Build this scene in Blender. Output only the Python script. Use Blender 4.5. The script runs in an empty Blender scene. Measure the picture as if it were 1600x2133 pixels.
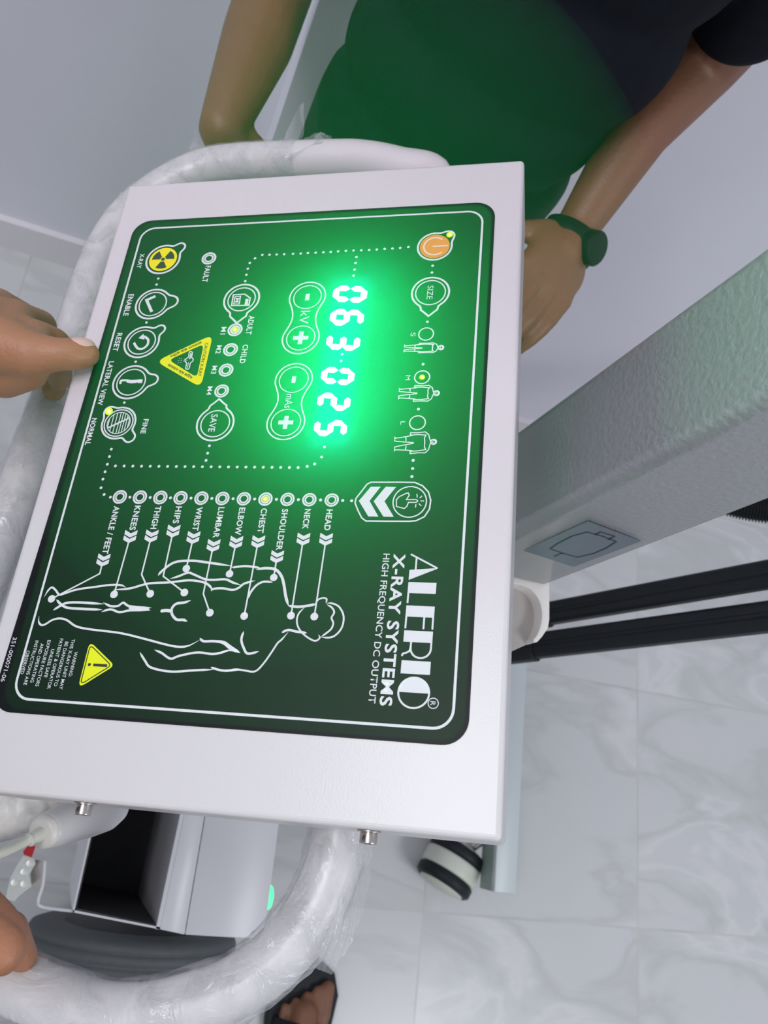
import bpy, bmesh, math, random
from mathutils import Vector, Matrix, Quaternion
random.seed(4)
S = bpy.context.scene
COL = S.collection
PI = math.pi

# ------------------------------------------------------------------ camera, world, lamps, exposure
F = 1650.0
HC = 1.45
R = Matrix(((0.9254688608, 0.2240157753, 0.3054902946), (0.1101439638, -0.9307002485, 0.3488056117), (0.3624578526, -0.2891608202, -0.8860080841)))
CAM = Vector((0, 0, HC))
cam_data = bpy.data.cameras.new('camera')
cam = bpy.data.objects.new('camera', cam_data)
COL.objects.link(cam)
cx, cy, cz = R @ Vector((1, 0, 0)), R @ Vector((0, -1, 0)), R @ Vector((0, 0, -1))
cam.matrix_world = Matrix(((cx.x, cy.x, cz.x, 0), (cx.y, cy.y, cz.y, 0), (cx.z, cy.z, cz.z, HC), (0, 0, 0, 1)))
cam_data.sensor_fit = 'VERTICAL'
cam_data.sensor_height = 36.0
cam_data.lens = F / 2133 * 36.0
cam_data.clip_start = 0.02
cam_data.clip_end = 50
cam_data.dof.use_dof = True
cam_data.dof.focus_distance = 0.45
cam_data.dof.aperture_fstop = 14
S.camera = cam
S.view_settings.view_transform = 'Standard'
S.view_settings.look = 'None'
S.view_settings.exposure = -0.07
S.view_settings.gamma = 1.0
S.view_settings.use_curve_mapping = False
S.cycles.adaptive_threshold = 0.03
S.cycles.max_bounces = 6
S.cycles.diffuse_bounces = 3
S.cycles.glossy_bounces = 3
S.cycles.transmission_bounces = 3
S.cycles.transparent_max_bounces = 8
S.cycles.volume_bounces = 0

world = bpy.data.worlds.new('world')
S.world = world
world.use_nodes = True
world.node_tree.nodes['Background'].inputs['Color'].default_value = (0.86, 0.90, 1.0, 1)
world.node_tree.nodes['Background'].inputs['Strength'].default_value = 0.47


def area(name, loc, target, sx, sy, power, color, spread=PI):
    l = bpy.data.lights.new(name, 'AREA')
    l.shape = 'RECTANGLE'; l.size = sx; l.size_y = sy; l.energy = power; l.color = color; l.spread = spread
    o = bpy.data.objects.new(name, l)
    COL.objects.link(o)
    o.location = loc
    o.rotation_euler = (Vector(target) - Vector(loc)).to_track_quat('-Z', 'Y').to_euler()
    return o


area('ceiling_tube_lamp', (1.7, -1.3, 2.8), (0.6, 0.2, 0.3), 1.2, 0.5, 26, (0.95, 0.97, 1.0))
area('ceiling_panel_lamp', (-1.0, 0.1, 2.8), (0.1, 0.3, 0.9), 1.2, 0.6, 27, (0.97, 0.98, 1.0))


# ------------------------------------------------------------------ geometry of the photograph
def ray(px, py): return R @ Vector(((px - 800) / F, (py - 1066.5) / F, 1.0))
def atd(px, py, d): return CAM + ray(px, py) * d
def atz(px, py, z):
    r = ray(px, py); return CAM + r * ((z - HC) / r.z)
def aty(px, py, y):
    r = ray(px, py); return CAM + r * (y / r.y)
def atx(px, py, x):
    r = ray(px, py); return CAM + r * (x / r.x)


LO = Vector((-0.03599224, 0.35432942, 0.96677368))
PU = Vector((-0.00432339, -0.99858371, 0.05302726)).normalized()
PV = Vector((0.85448251, 0.02385707, 0.51893207)).normalized()
PN = PU.cross(PV).normalized()
PMAT = Matrix(((PU.x, PV.x, PN.x, LO.x), (PU.y, PV.y, PN.y, LO.y), (PU.z, PV.z, PN.z, LO.z), (0, 0, 0, 1)))


def loc2(px, py, w=0.0):
    """local panel coordinates (u, v) of the point w above the panel plane seen at px, py"""
    r = ray(px, py)
    t = ((LO + PN * w - CAM).dot(PN)) / r.dot(PN)
    P = CAM + r * t - LO
    return Vector((P.dot(PU), P.dot(PV)))
def offp(px, py, w):
    r = ray(px, py)
    t = ((LO + PN * w - CAM).dot(PN)) / r.dot(PN)
    return CAM + r * t
def sc(px, py):
    a, b, c = loc2(px, py), loc2(px + 1, py), loc2(px, py + 1)
    d1, d2 = b - a, c - a
    return math.sqrt(abs(d1.x * d2.y - d1.y * d2.x))


# ------------------------------------------------------------------ materials
def mat(name, color, rough=0.5, metal=0.0, noise=0.0, nscale=20.0, bump=0.0, bscale=200.0, coat=0.0, emit=None, estr=0.0, sss=0.0, spec=0.5):
    m = bpy.data.materials.new(name)
    m.use_nodes = True
    nt = m.node_tree
    b = nt.nodes['Principled BSDF']
    b.inputs['Base Color'].default_value = (*color, 1)
    b.inputs['Roughness'].default_value = rough
    b.inputs['Metallic'].default_value = metal
    b.inputs['Coat Weight'].default_value = coat
    b.inputs['Specular IOR Level'].default_value = spec
    if sss:
        b.inputs['Subsurface Weight'].default_value = sss
        b.inputs['Subsurface Radius'].default_value = (0.012, 0.005, 0.003)
        b.inputs['Subsurface Scale'].default_value = 1.0
    if emit:
        b.inputs['Emission Color'].default_value = (*emit, 1)
        b.inputs['Emission Strength'].default_value = estr
    tc = nt.nodes.new('ShaderNodeTexCoord')
    if noise:
        n = nt.nodes.new('ShaderNodeTexNoise'); n.inputs['Scale'].default_value = nscale; n.inputs['Detail'].default_value = 4
        nt.links.new(tc.outputs['Object'], n.inputs['Vector'])
        mx = nt.nodes.new('ShaderNodeMix'); mx.data_type = 'RGBA'
        mx.inputs[6].default_value = (*[c * (1 - noise) for c in color], 1)
        mx.inputs[7].default_value = (*[min(1, c * (1 + noise)) for c in color], 1)
        nt.links.new(n.outputs['Fac'], mx.inputs[0]); nt.links.new(mx.outputs[2], b.inputs['Base Color'])
    if bump:
        n = nt.nodes.new('ShaderNodeTexNoise'); n.inputs['Scale'].default_value = bscale; n.inputs['Detail'].default_value = 2
        nt.links.new(tc.outputs['Object'], n.inputs['Vector'])
        bp = nt.nodes.new('ShaderNodeBump'); bp.inputs['Strength'].default_value = bump; bp.inputs['Distance'].default_value = 0.001
        nt.links.new(n.outputs['Fac'], bp.inputs['Height']); nt.links.new(bp.outputs['Normal'], b.inputs['Normal'])
    return m


M = {}
M['box'] = mat('white_powder_coat', (0.645, 0.63, 0.645), 0.32, noise=0.015, nscale=6, bump=0.06, bscale=900)
M['column'] = mat('grey_textured_paint', (0.60, 0.615, 0.64), 0.20, noise=0.03, nscale=8, bump=0.55, bscale=260, spec=0.8)
M['tube'] = mat('white_tube_paint', (0.70, 0.69, 0.70), 0.3)
M['black'] = mat('black_rubber', (0.016, 0.019, 0.023), 0.5, spec=0.25, noise=0.2, nscale=60)
M['steel'] = mat('bright_steel', (0.62, 0.58, 0.55), 0.25, metal=1.0, noise=0.08, nscale=300)
M['tyre'] = mat('grey_tyre_rubber', (0.085, 0.095, 0.10), 0.6, noise=0.15, nscale=90)
M['cabinet'] = mat('pale_cabinet_paint', (0.66, 0.66, 0.70), 0.35, noise=0.02)
M['dark'] = mat('plain_dark_grey', (0.035, 0.036, 0.04), 0.6, noise=0.25, nscale=30)
M['hub'] = mat('cream_plastic', (0.66, 0.69, 0.60), 0.4)
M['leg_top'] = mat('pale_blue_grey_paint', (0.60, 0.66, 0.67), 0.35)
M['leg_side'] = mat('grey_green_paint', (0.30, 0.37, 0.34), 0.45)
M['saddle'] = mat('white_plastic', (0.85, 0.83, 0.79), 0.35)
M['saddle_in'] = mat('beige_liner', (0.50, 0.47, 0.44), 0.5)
M['sticker'] = mat('grey_sticker', (0.12, 0.16, 0.20), 0.4)
M['ink'] = mat('dark_ink', (0.02, 0.025, 0.03), 0.5)
M['skin'] = mat('brown_skin', (0.36, 0.155, 0.085), 0.48, noise=0.14, nscale=45, bump=0.35, bscale=420)
M['tip'] = mat('pink_fingertip_skin', (0.50, 0.20, 0.14), 0.45, noise=0.1, nscale=60, bump=0.2, bscale=500)
M['nail'] = mat('pale_nail', (0.66, 0.44, 0.38), 0.3, coat=0.3)
M['skin2'] = mat('tan_skin', (0.21, 0.092, 0.050), 0.5, noise=0.12, nscale=30, bump=0.3, bscale=300)
M['shirt'] = mat('black_cloth', (0.007, 0.009, 0.014), 0.85, spec=0.12, noise=0.25, nscale=50, bump=0.3, bscale=500)
M['trousers'] = mat('charcoal_cloth', (0.02, 0.022, 0.028), 0.85, spec=0.12, noise=0.2, nscale=50)
M['hair'] = mat('black_hair', (0.012, 0.010, 0.009), 0.5, bump=0.5, bscale=500)
M['eye'] = mat('eye', (0.7, 0.7, 0.68), 0.2)
M['watch'] = mat('black_watch_strap', (0.014, 0.018, 0.017), 0.4, spec=0.12)
M['red'] = mat('red_grip', (0.42, 0.012, 0.018), 0.4)
M['cable'] = mat('cream_cable', (0.74, 0.75, 0.66), 0.4)
M['yellow'] = mat('yellow_ink', (0.78, 0.86, 0.0), 0.5)
M['yellow2'] = mat('yellow_disc_ink', (0.86, 0.80, 0.0), 0.5)
M['orange'] = mat('orange_ink', (0.80, 0.36, 0.06), 0.5)
M['led'] = mat('green_led_lens', (0.2, 0.5, 0.02), 0.3, emit=(0.42, 1.0, 0.02), estr=1.5)
M['ledhot'] = mat('green_led_core', (0.8, 0.9, 0.3), 0.3, emit=(0.9, 1.0, 0.12), estr=3.0)
M['digit'] = mat('led_segment', (0.6, 0.9, 0.8), 0.4, emit=(0.22, 1.0, 0.66), estr=7.0)
M['powerled'] = mat('green_power_lens', (0.2, 0.8, 0.3), 0.3, emit=(0.02, 1.0, 0.22), estr=2.2)
M['switch'] = mat('black_switch', (0.02, 0.02, 0.02), 0.3)


def film_material(name, base, trans, rough):
    m = bpy.data.materials.new(name); m.use_nodes = True
    nt = m.node_tree; b = nt.nodes['Principled BSDF']; out = nt.nodes['Material Output']
    b.inputs['Base Color'].default_value = (*base, 1); b.inputs['Roughness'].default_value = rough
    t = nt.nodes.new('ShaderNodeBsdfTranslucent'); t.inputs['Color'].default_value = (*trans, 1)
    a = nt.nodes.new('ShaderNodeAddShader')
    nt.links.new(b.outputs[0], a.inputs[0]); nt.links.new(t.outputs[0], a.inputs[1]); nt.links.new(a.outputs[0], out.inputs['Surface'])
    return m


M['film'] = film_material('dark_translucent_film', (0.006, 0.008, 0.009), (0.12, 0.12, 0.12), 0.45)
M['film'].node_tree.nodes['Principled BSDF'].inputs['Specular IOR Level'].default_value = 0.16
M['print'] = film_material('white_print', (0.70, 0.72, 0.75), (0.5, 0.5, 0.5), 0.5)


def wrap_material(name, alpha, sx=1.0):
    m = bpy.data.materials.new(name); m.use_nodes = True
    nt = m.node_tree; b = nt.nodes['Principled BSDF']; out = nt.nodes['Material Output']
    b.inputs['Base Color'].default_value = (0.68, 0.68, 0.72, 1); b.inputs['Roughness'].default_value = 0.16
    b.inputs['Specular IOR Level'].default_value = 0.9
    tr = nt.nodes.new('ShaderNodeBsdfTransparent')
    mx = nt.nodes.new('ShaderNodeMixShader')
    tc = nt.nodes.new('ShaderNodeTexCoord')
    mp = nt.nodes.new('ShaderNodeMapping'); mp.inputs['Scale'].default_value = (14, 14 * sx, 14)
    mp.inputs['Rotation'].default_value = (0.3, 0.4, 0.7)
    n = nt.nodes.new('ShaderNodeTexNoise'); n.inputs['Scale'].default_value = 3.0; n.inputs['Detail'].default_value = 5; n.inputs['Distortion'].default_value = 1.4
    rp = nt.nodes.new('ShaderNodeMapRange'); rp.inputs[1].default_value = 0.40; rp.inputs[2].default_value = 0.72
    rp.inputs[3].default_value = alpha * 0.35; rp.inputs[4].default_value = min(1, alpha * 1.9)
    bp = nt.nodes.new('ShaderNodeBump'); bp.inputs['Strength'].default_value = 0.9; bp.inputs['Distance'].default_value = 0.005
    L = nt.links.new
    L(tc.outputs['Object'], mp.inputs['Vector']); L(mp.outputs['Vector'], n.inputs['Vector'])
    L(n.outputs['Fac'], rp.inputs[0]); L(n.outputs['Fac'], bp.inputs['Height']); L(bp.outputs['Normal'], b.inputs['Normal'])
    L(rp.outputs[0], mx.inputs[0]); L(tr.outputs[0], mx.inputs[1]); L(b.outputs[0], mx.inputs[2]); L(mx.outputs[0], out.inputs['Surface'])
    return m


M['wrap'] = wrap_material('clear_stretch_wrap', 0.30)
M['wrapsheet'] = wrap_material('thin_clear_sheet', 0.30, 0.25)


def floor_material():
    m = bpy.data.materials.new('marble_tiles'); m.use_nodes = True
    nt = m.node_tree; b = nt.nodes['Principled BSDF']; L = nt.links.new
    tc = nt.nodes.new('ShaderNodeTexCoord')
    sep = nt.nodes.new('ShaderNodeSeparateXYZ'); L(tc.outputs['Object'], sep.inputs[0])

    def math_(op, a, bb=None, c=None):
        n = nt.nodes.new('ShaderNodeMath'); n.operation = op
        for i, v in enumerate((a, bb, c)):
            if v is None: continue
            if isinstance(v, (int, float)): n.inputs[i].default_value = v
            else: L(v, n.inputs[i])
        return n.outputs[0]
    T = 0.468
    fx = math_('DIVIDE', math_('SUBTRACT', sep.outputs[0], 0.664), T)
    fy = math_('DIVIDE', math_('SUBTRACT', sep.outputs[1], -0.165), T)
    dx = math_('ABSOLUTE', math_('SUBTRACT', math_('FRACT', math_('ADD', fx, 0.5)), 0.5))
    dy = math_('ABSOLUTE', math_('SUBTRACT', math_('FRACT', math_('ADD', fy, 0.5)), 0.5))
    d = math_('MINIMUM', dx, dy)
    mr = nt.nodes.new('ShaderNodeMapRange'); L(d, mr.inputs[0]); mr.inputs[1].default_value = 0.0025; mr.inputs[2].default_value = 0.006
    # per-tile offset of the veins
    comb = nt.nodes.new('ShaderNodeCombineXYZ')
    L(math_('FLOOR', fx), comb.inputs[0]); L(math_('FLOOR', fy), comb.inputs[1])
    wn = nt.nodes.new('ShaderNodeTexWhiteNoise'); L(comb.outputs[0], wn.inputs['Vector'])
    vadd = nt.nodes.new('ShaderNodeVectorMath'); vadd.operation = 'MULTIPLY_ADD'
    L(wn.outputs['Color'], vadd.inputs[0]); vadd.inputs[1].default_value = (3, 3, 3); L(tc.outputs['Object'], vadd.inputs[2])
    mp = nt.nodes.new('ShaderNodeMapping'); mp.inputs['Rotation'].default_value = (0, 0, 0.9); mp.inputs['Scale'].default_value = (1.0, 2.6, 1)
    L(vadd.outputs[0], mp.inputs['Vector'])
    n1 = nt.nodes.new('ShaderNodeTexNoise'); n1.inputs['Scale'].default_value = 2.6; n1.inputs['Detail'].default_value = 5; n1.inputs['Distortion'].default_value = 0.7
    L(mp.outputs[0], n1.inputs['Vector'])
    v = math_('ABSOLUTE', math_('SUBTRACT', n1.outputs['Fac'], 0.5))
    vm = nt.nodes.new('ShaderNodeMapRange'); L(v, vm.inputs[0]); vm.inputs[1].default_value = 0.0; vm.inputs[2].default_value = 0.06
    v2 = math_('ABSOLUTE', math_('SUBTRACT', n1.outputs['Fac'], 0.60))
    vm2 = nt.nodes.new('ShaderNodeMapRange'); L(v2, vm2.inputs[0]); vm2.inputs[1].default_value = 0.0; vm2.inputs[2].default_value = 0.035
    n2 = nt.nodes.new('ShaderNodeTexNoise'); n2.inputs['Scale'].default_value = 3; n2.inputs['Detail'].default_value = 3
    L(vadd.outputs[0], n2.inputs['Vector'])

    def mix(f, a, bcol):
        x = nt.nodes.new('ShaderNodeMix'); x.data_type = 'RGBA'; L(f, x.inputs[0])
        for i, c in ((6, a), (7, bcol)):
            if isinstance(c, tuple): x.inputs[i].default_value = (*c, 1)
            else: L(c, x.inputs[i])
        return x.outputs[2]
    base = mix(n2.outputs['Fac'], (0.57, 0.595, 0.60), (0.67, 0.66, 0.675))
    c1 = mix(vm.outputs[0], (0.55, 0.56, 0.56), base)
    c2 = mix(vm2.outputs[0], (0.69, 0.69, 0.70), c1)
    n3 = nt.nodes.new('ShaderNodeTexNoise'); n3.inputs['Scale'].default_value = 9; L(tc.outputs['Object'], n3.inputs['Vector'])
    grout = mix(n3.outputs['Fac'], (0.42, 0.42, 0.43), (0.70, 0.69, 0.67))
    c3 = mix(mr.outputs[0], grout, c2)
    L(c3, b.inputs['Base Color'])
    b.inputs['Roughness'].default_value = 0.28
    return m


M['floor'] = floor_material()
M['wall'] = mat('blue_white_wall_paint', (0.80, 0.795, 0.875), 0.8, noise=0.02, nscale=3, bump=0.1, bscale=120)
M['skirting'] = mat('white_skirting_tile', (0.80, 0.77, 0.80), 0.35, noise=0.03, nscale=8)


# ------------------------------------------------------------------ object helpers
def link(name, me, m=None, parent=None, smooth=False):
    o = bpy.data.objects.new(name, me)
    COL.objects.link(o)
    if m is not None and len(me.materials) == 0: me.materials.append(m)
    if parent is not None: o.parent = parent
    if smooth:
        for p in me.polygons: p.use_smooth = True
    return o


def obj(name, bm, m, parent=None, smooth=False, bevel=0, seg=2, angle=30):
    bmesh.ops.recalc_face_normals(bm, faces=bm.faces)
    me = bpy.data.meshes.new(name)
    bm.to_mesh(me); bm.free()
    o = link(name, me, m, parent, smooth)
    if bevel:
        b = o.modifiers.new('bevel', 'BEVEL'); b.width = bevel; b.segments = seg; b.limit_method = 'ANGLE'; b.angle_limit = math.radians(angle)
        b.harden_normals = False
        for p in me.polygons: p.use_smooth = True
        try:
            for e in me.edges: pass
        except Exception: pass
    return o


def thing(name, label, cat, loc=(0, 0, 0), group=None, matrix=None):
    o = bpy.data.objects.new(name, None)
    COL.objects.link(o)
    o.empty_display_size = 0.05
    if matrix is not None: o.matrix_world = matrix
    else: o.location = loc
    o['label'] = label; o['category'] = cat
    if group: o['group'] = group
    return o


def tag(o, label, cat, group=None):
    o['label'] = label; o['category'] = cat
    if group: o['group'] = group
    return o


def box(bm, lo, hi, mtx=None):
    x0, y0, z0 = lo; x1, y1, z1 = hi
    vs = [bm.verts.new(p) for p in ((x0, y0, z0), (x1, y0, z0), (x1, y1, z0), (x0, y1, z0), (x0, y0, z1), (x1, y0, z1), (x1, y1, z1), (x0, y1, z1))]
    for f in ((0, 3, 2, 1), (4, 5, 6, 7), (0, 1, 5, 4), (1, 2, 6, 5), (2, 3, 7, 6), (3, 0, 4, 7)):
        bm.faces.new([vs[i] for i in f])
    if mtx is not None:
        for v in vs: v.co = mtx @ v.co
    return vs


def prism(bm, pts, z0, z1):
    a = [bm.verts.new((x, y, z0)) for x, y in pts]; b = [bm.verts.new((x, y, z1)) for x, y in pts]
    n = len(pts)
    f1 = bm.faces.new(a[::-1]); f2 = bm.faces.new(b)
    for i in range(n): bm.faces.new((a[i], a[(i + 1) % n], b[(i + 1) % n], b[i]))
    bmesh.ops.triangulate(bm, faces=[f1, f2])


def catmull(pts, n=8, closed=False):
    out = []
    P = [Vector(p) for p in pts]; N = len(P)
    rng = range(N if closed else N - 1)
    for i in rng:
        if closed: p0, p1, p2, p3 = P[(i - 1) % N], P[i], P[(i + 1) % N], P[(i + 2) % N]
        else: p0, p1, p2, p3 = P[max(i - 1, 0)], P[i], P[i + 1], P[min(i + 2, N - 1)]
        for k in range(n):
            t = k / n
            out.append(0.5 * ((2 * p1) + (p2 - p0) * t + (2 * p0 - 5 * p1 + 4 * p2 - p3) * t * t + (3 * p1 - p0 - 3 * p2 + p3) * t ** 3))
    if not closed: out.append(P[-1].copy())
    return out


def tube(bm, pts, radius, seg=20, closed=False, cap=True, rfun=None):
    """sweep a circle along pts with parallel transport frames"""
    n = len(pts)
    T = []
    for i in range(n):
        a = pts[(i - 1) % n] if (closed or i > 0) else pts[i]
        b = pts[(i + 1) % n] if (closed or i < n - 1) else pts[i]
        T.append((b - a).normalized())
    nrm = T[0].orthogonal().normalized()
    rings = []
    for i in range(n):
        nrm = (nrm - T[i] * nrm.dot(T[i])).normalized()
        bi = T[i].cross(nrm)
        ring = []
        for k in range(seg):
            a = 2 * PI * k / seg
            r = radius if rfun is None else rfun(i, n, a)
            ring.append(bm.verts.new(pts[i] + nrm * (math.cos(a) * r) + bi * (math.sin(a) * r)))
        rings.append(ring)
    for i in range(n if closed else n - 1):
        A, B = rings[i], rings[(i + 1) % n]
        for k in range(seg): bm.faces.new((A[k], A[(k + 1) % seg], B[(k + 1) % seg], B[k]))
    if cap and not closed:
        bm.faces.new(rings[0][::-1]); bm.faces.new(rings[-1])


def cyl(bm, p0, p1, r0, r1=None, seg=28):
    r1 = r0 if r1 is None else r1
    p0, p1 = Vector(p0), Vector(p1)
    tube(bm, [p0, p1], r0, seg, rfun=lambda i, n, a: (r0, r1)[i])


def lathe(bm, prof, origin, axis, seg=48):
    """prof: (along axis, radius)"""
    ax = Vector(axis).normalized(); n1 = ax.orthogonal().normalized(); n2 = ax.cross(n1)
    rings = []
    for t, r in prof:
        rings.append([bm.verts.new(Vector(origin) + ax * t + (n1 * math.cos(2 * PI * k / seg) + n2 * math.sin(2 * PI * k / seg)) * max(r, 1e-5)) for k in range(seg)])
    for A, B in zip(rings, rings[1:]):
        for k in range(seg): bm.faces.new((A[k], A[(k + 1) % seg], B[(k + 1) % seg], B[k]))
    bm.faces.new(rings[0][::-1]); bm.faces.new(rings[-1])


# ------------------------------------------------------------------ the setting
def struct(name, bm, m):
    o = obj(name, bm, m); o['kind'] = 'structure'; return o


bm = bmesh.new(); box(bm, (-1.6, -1.8, -0.05), (3.2, 1.2, 0.0)); struct('floor', bm, M['floor'])
YW, YP, XP = 0.925, 0.83, 0.075
bm = bmesh.new(); box(bm, (-1.6, YW, 0), (XP, YW + 0.2, 2.9)); struct('wall_left', bm, M['wall'])
bm = bmesh.new(); box(bm, (XP, YP, 0), (3.2, YW + 0.2, 2.9)); struct('wall_back', bm, M['wall'])
bm = bmesh.new(); box(bm, (-1.6, YW - 0.012, 0.0), (XP, YW, 0.085)); struct('baseboard_left', bm, M['skirting'])
bm = bmesh.new(); box(bm, (XP - 0.0, YP - 0.012, 0.0), (3.2, YP, 0.085)); struct('baseboard_back', bm, M['skirting'])

# ------------------------------------------------------------------ control box
ctrl = thing('control_box', 'white metal control box with a black printed panel and glowing green display', 'control panel', matrix=PMAT)
U0, U1, V0, V1, DEP = -0.0350, 0.3690, -0.0142, 0.2605, 0.06
LW, LH = 0.330, 0.2437


def rrect(u0, v0, u1, v1, r, n=8):
    pts = []
    for (cu, cv, a0) in ((u1 - r, v1 - r, 0), (u0 + r, v1 - r, PI / 2), (u0 + r, v0 + r, PI), (u1 - r, v0 + r, 1.5 * PI)):
        for k in range(n + 1):
            a = a0 + PI / 2 * k / n
            pts.append((cu + r * math.cos(a), cv + r * math.sin(a)))
    return pts


bm = bmesh.new()
oc = ((U0, V0), (U1, V0), (U1, V1), (U0, V1))
o_ = [bm.verts.new((u, v, 0)) for u, v in oc]
b_ = [bm.verts.new((u, v, -DEP)) for u, v in oc]
ip = rrect(0.0022, 0.0022, LW - 0.0022, LH - 0.0022, 0.0112, 5)
i_ = [bm.verts.new((u, v, 0)) for u, v in ip]; c_ = [bm.verts.new((u, v, -0.052)) for u, v in ip]
eds = [bm.edges.new((o_[k], o_[(k + 1) % 4])) for k in range(4)] + [bm.edges.new((i_[k], i_[(k + 1) % len(i_)])) for k in range(len(i_))]
bmesh.ops.triangle_fill(bm, use_beauty=True, edges=eds)
for k in range(4): bm.faces.new((o_[(k + 1) % 4], o_[k], b_[k], b_[(k + 1) % 4]))
for k in range(len(i_)): bm.faces.new((i_[k], i_[(k + 1) % len(i_)], c_[(k + 1) % len(i_)], c_[k]))
bm.faces.new(c_); bm.faces.new(b_[::-1])
hs = obj('housing', bm, M['box'], ctrl)
wa = hs.data.attributes.new('bevel_weight_edge', 'FLOAT', 'EDGE')
for e in hs.data.edges:
    vs2 = [hs.data.vertices[q].co for q in e.vertices]
    on = all(abs(q.x - U0) < 1e-5 or abs(q.x - U1) < 1e-5 for q in vs2) and all(abs(q.y - V0) < 1e-5 or abs(q.y - V1) < 1e-5 for q in vs2)
    wa.data[e.index].value = 1.0 if on else 0.0
bv = hs.modifiers.new('bevel', 'BEVEL'); bv.limit_method = 'WEIGHT'; bv.width = 0.0028; bv.segments = 4
for p in hs.data.polygons: p.use_smooth = False
hs.data.materials.append(mat('darkened_recess', (0.05, 0.06, 0.05), 0.7))  # recess darkened so the glow of the added lamps falls off faster
for p in hs.data.polygons:
    if -0.053 < p.center.z < -0.02 and p.center.x > 0.001 and p.center.x < 0.329 and p.center.y > 0.001 and p.center.y < 0.243: p.material_index = 1

W_FILM, W_PRINT = 0.0004, 0.0006


def flat(name, build, m, parent=ctrl, w=W_PRINT, parts=None):
    bm = bmesh.new(); build(bm)
    for v in bm.verts: v.co.z = w
    bmesh.ops.recalc_face_normals(bm, faces=bm.faces)
    for f in bm.faces:
        f.normal_update()
        if f.normal.z < 0: f.normal_flip()
    me = bpy.data.meshes.new(name); bm.to_mesh(me); bm.free()
    return link(name, me, m, parent)


def poly(bm, pts):
    f = bm.faces.new([bm.verts.new((p[0], p[1], 0)) for p in pts])
    bmesh.ops.triangulate(bm, faces=[f])


def ring(bm, c, r1, r0, n=48):
    if r0 <= 0:
        poly(bm, [(c[0] + r1 * math.cos(2 * PI * k / n), c[1] + r1 * math.sin(2 * PI * k / n)) for k in range(n)]); return
    A = [bm.verts.new((c[0] + r1 * math.cos(2 * PI * k / n), c[1] + r1 * math.sin(2 * PI * k / n), 0)) for k in range(n)]
    B = [bm.verts.new((c[0] + r0 * math.cos(2 * PI * k / n), c[1] + r0 * math.sin(2 * PI * k / n), 0)) for k in range(n)]
    for k in range(n): bm.faces.new((A[k], A[(k + 1) % n], B[(k + 1) % n], B[k]))


def stroke(bm, pts, w, closed=False, smooth=False, taper=False, n=6):
    """ribbon of width w (number or per-point list) along local points"""
    P = [Vector((p[0], p[1])) for p in pts]
    if smooth: P = [Vector((p[0], p[1])) for p in catmull([(p.x, p.y, 0) for p in P], n, closed)]
    N = len(P); Lr = []
    for i in range(N):
        a = P[(i - 1) % N] if closed or i > 0 else P[i]
        b = P[(i + 1) % N] if closed or i < N - 1 else P[i]
        d1 = (P[i] - a); d2 = (b - P[i])
        d1 = d1.normalized() if d1.length > 1e-9 else d2.normalized()
        d2 = d2.normalized() if d2.length > 1e-9 else d1
        t = (d1 + d2)
        t = t.normalized() if t.length > 1e-6 else d1
        nn = Vector((-t.y, t.x)); c = max(0.5, nn.dot(Vector((-d1.y, d1.x))))
        ww = w / 2 / c
        if taper:
            s = i / (N - 1); ww *= max(0.12, min(1, 3.2 * math.sin(PI * s)))
        Lr.append((bm.verts.new((P[i].x + nn.x * ww, P[i].y + nn.y * ww, 0)), bm.verts.new((P[i].x - nn.x * ww, P[i].y - nn.y * ww, 0))))
    for i in range(N if closed else N - 1):
        A, B = Lr[i], Lr[(i + 1) % N]
        try: bm.faces.new((A[0], B[0], B[1], A[1]))
        except ValueError: pass


bm = bmesh.new(); pts = [(u, v - (0.0042 * max(0, u / LW) ** 2 if v < 0.05 else 0)) for u, v in rrect(0, 0, LW, LH, 0.0125)]
pts = [p for p in pts] 
pl_ = []
for a, b in zip(pts, pts[1:] + pts[:1]):
    pl_.append(a)
    if abs(a[0] - b[0]) > 0.1 and a[1] < 0.05:
        for k in range(1, 8):
            u = a[0] + (b[0] - a[0]) * k / 8; pl_.append((u, -0.0042 * (u / LW) ** 2))
prism(bm, pl_, 0.0001, W_FILM)
film = obj('panel_film', bm, M['film'], ctrl); film['label'] = 'black printed film with white markings'

LN = rrect(0.0072, 0.0072, 0.3228, 0.2362, 0.0095)
flat('border_line', lambda bm: stroke(bm, LN, 0.0013, closed=True), M['print'])

# added lamps under the translucent film, imitating lens glare around the display
def inner_point(name, u, v, w, power, color, size=0.004):
    l = bpy.data.lights.new(name, 'POINT'); l.energy = power; l.color = color; l.shadow_soft_size = size
    o = bpy.data.objects.new(name, l); COL.objects.link(o); o.location = PMAT @ Vector((u, v, w)); return o


d0, d1 = loc2(728, 612), loc2(692, 895)
GREEN = (0.0, 1.0, 0.15)
for k in range(3):
    p = d0.lerp(d1, 0.1 + 0.4 * k)
    inner_point('added_glare_lamp', p.x, p.y, -0.034, 2.9, GREEN, 0.008)
dm = d0.lerp(d1, 0.5)
inner_point('added_panel_glare_lamp', dm.x, dm.y - 0.02, -0.049, 3.4, (0.0, 1.0, 0.17), 0.012)
la = area('added_halo_lamp', PMAT @ Vector((dm.x, dm.y, -0.006)), PMAT @ Vector((dm.x, dm.y, 1)), 0.030, 0.118, 1.8, (0.0, 0.95, 1.0))
la.matrix_world = Matrix.Translation(PMAT @ Vector((dm.x, dm.y, -0.006))) @ PMAT.to_3x3().to_4x4() @ Matrix.Rotation(PI, 4, 'X')
la.data.size = 0.118; la.data.size_y = 0.024

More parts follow.
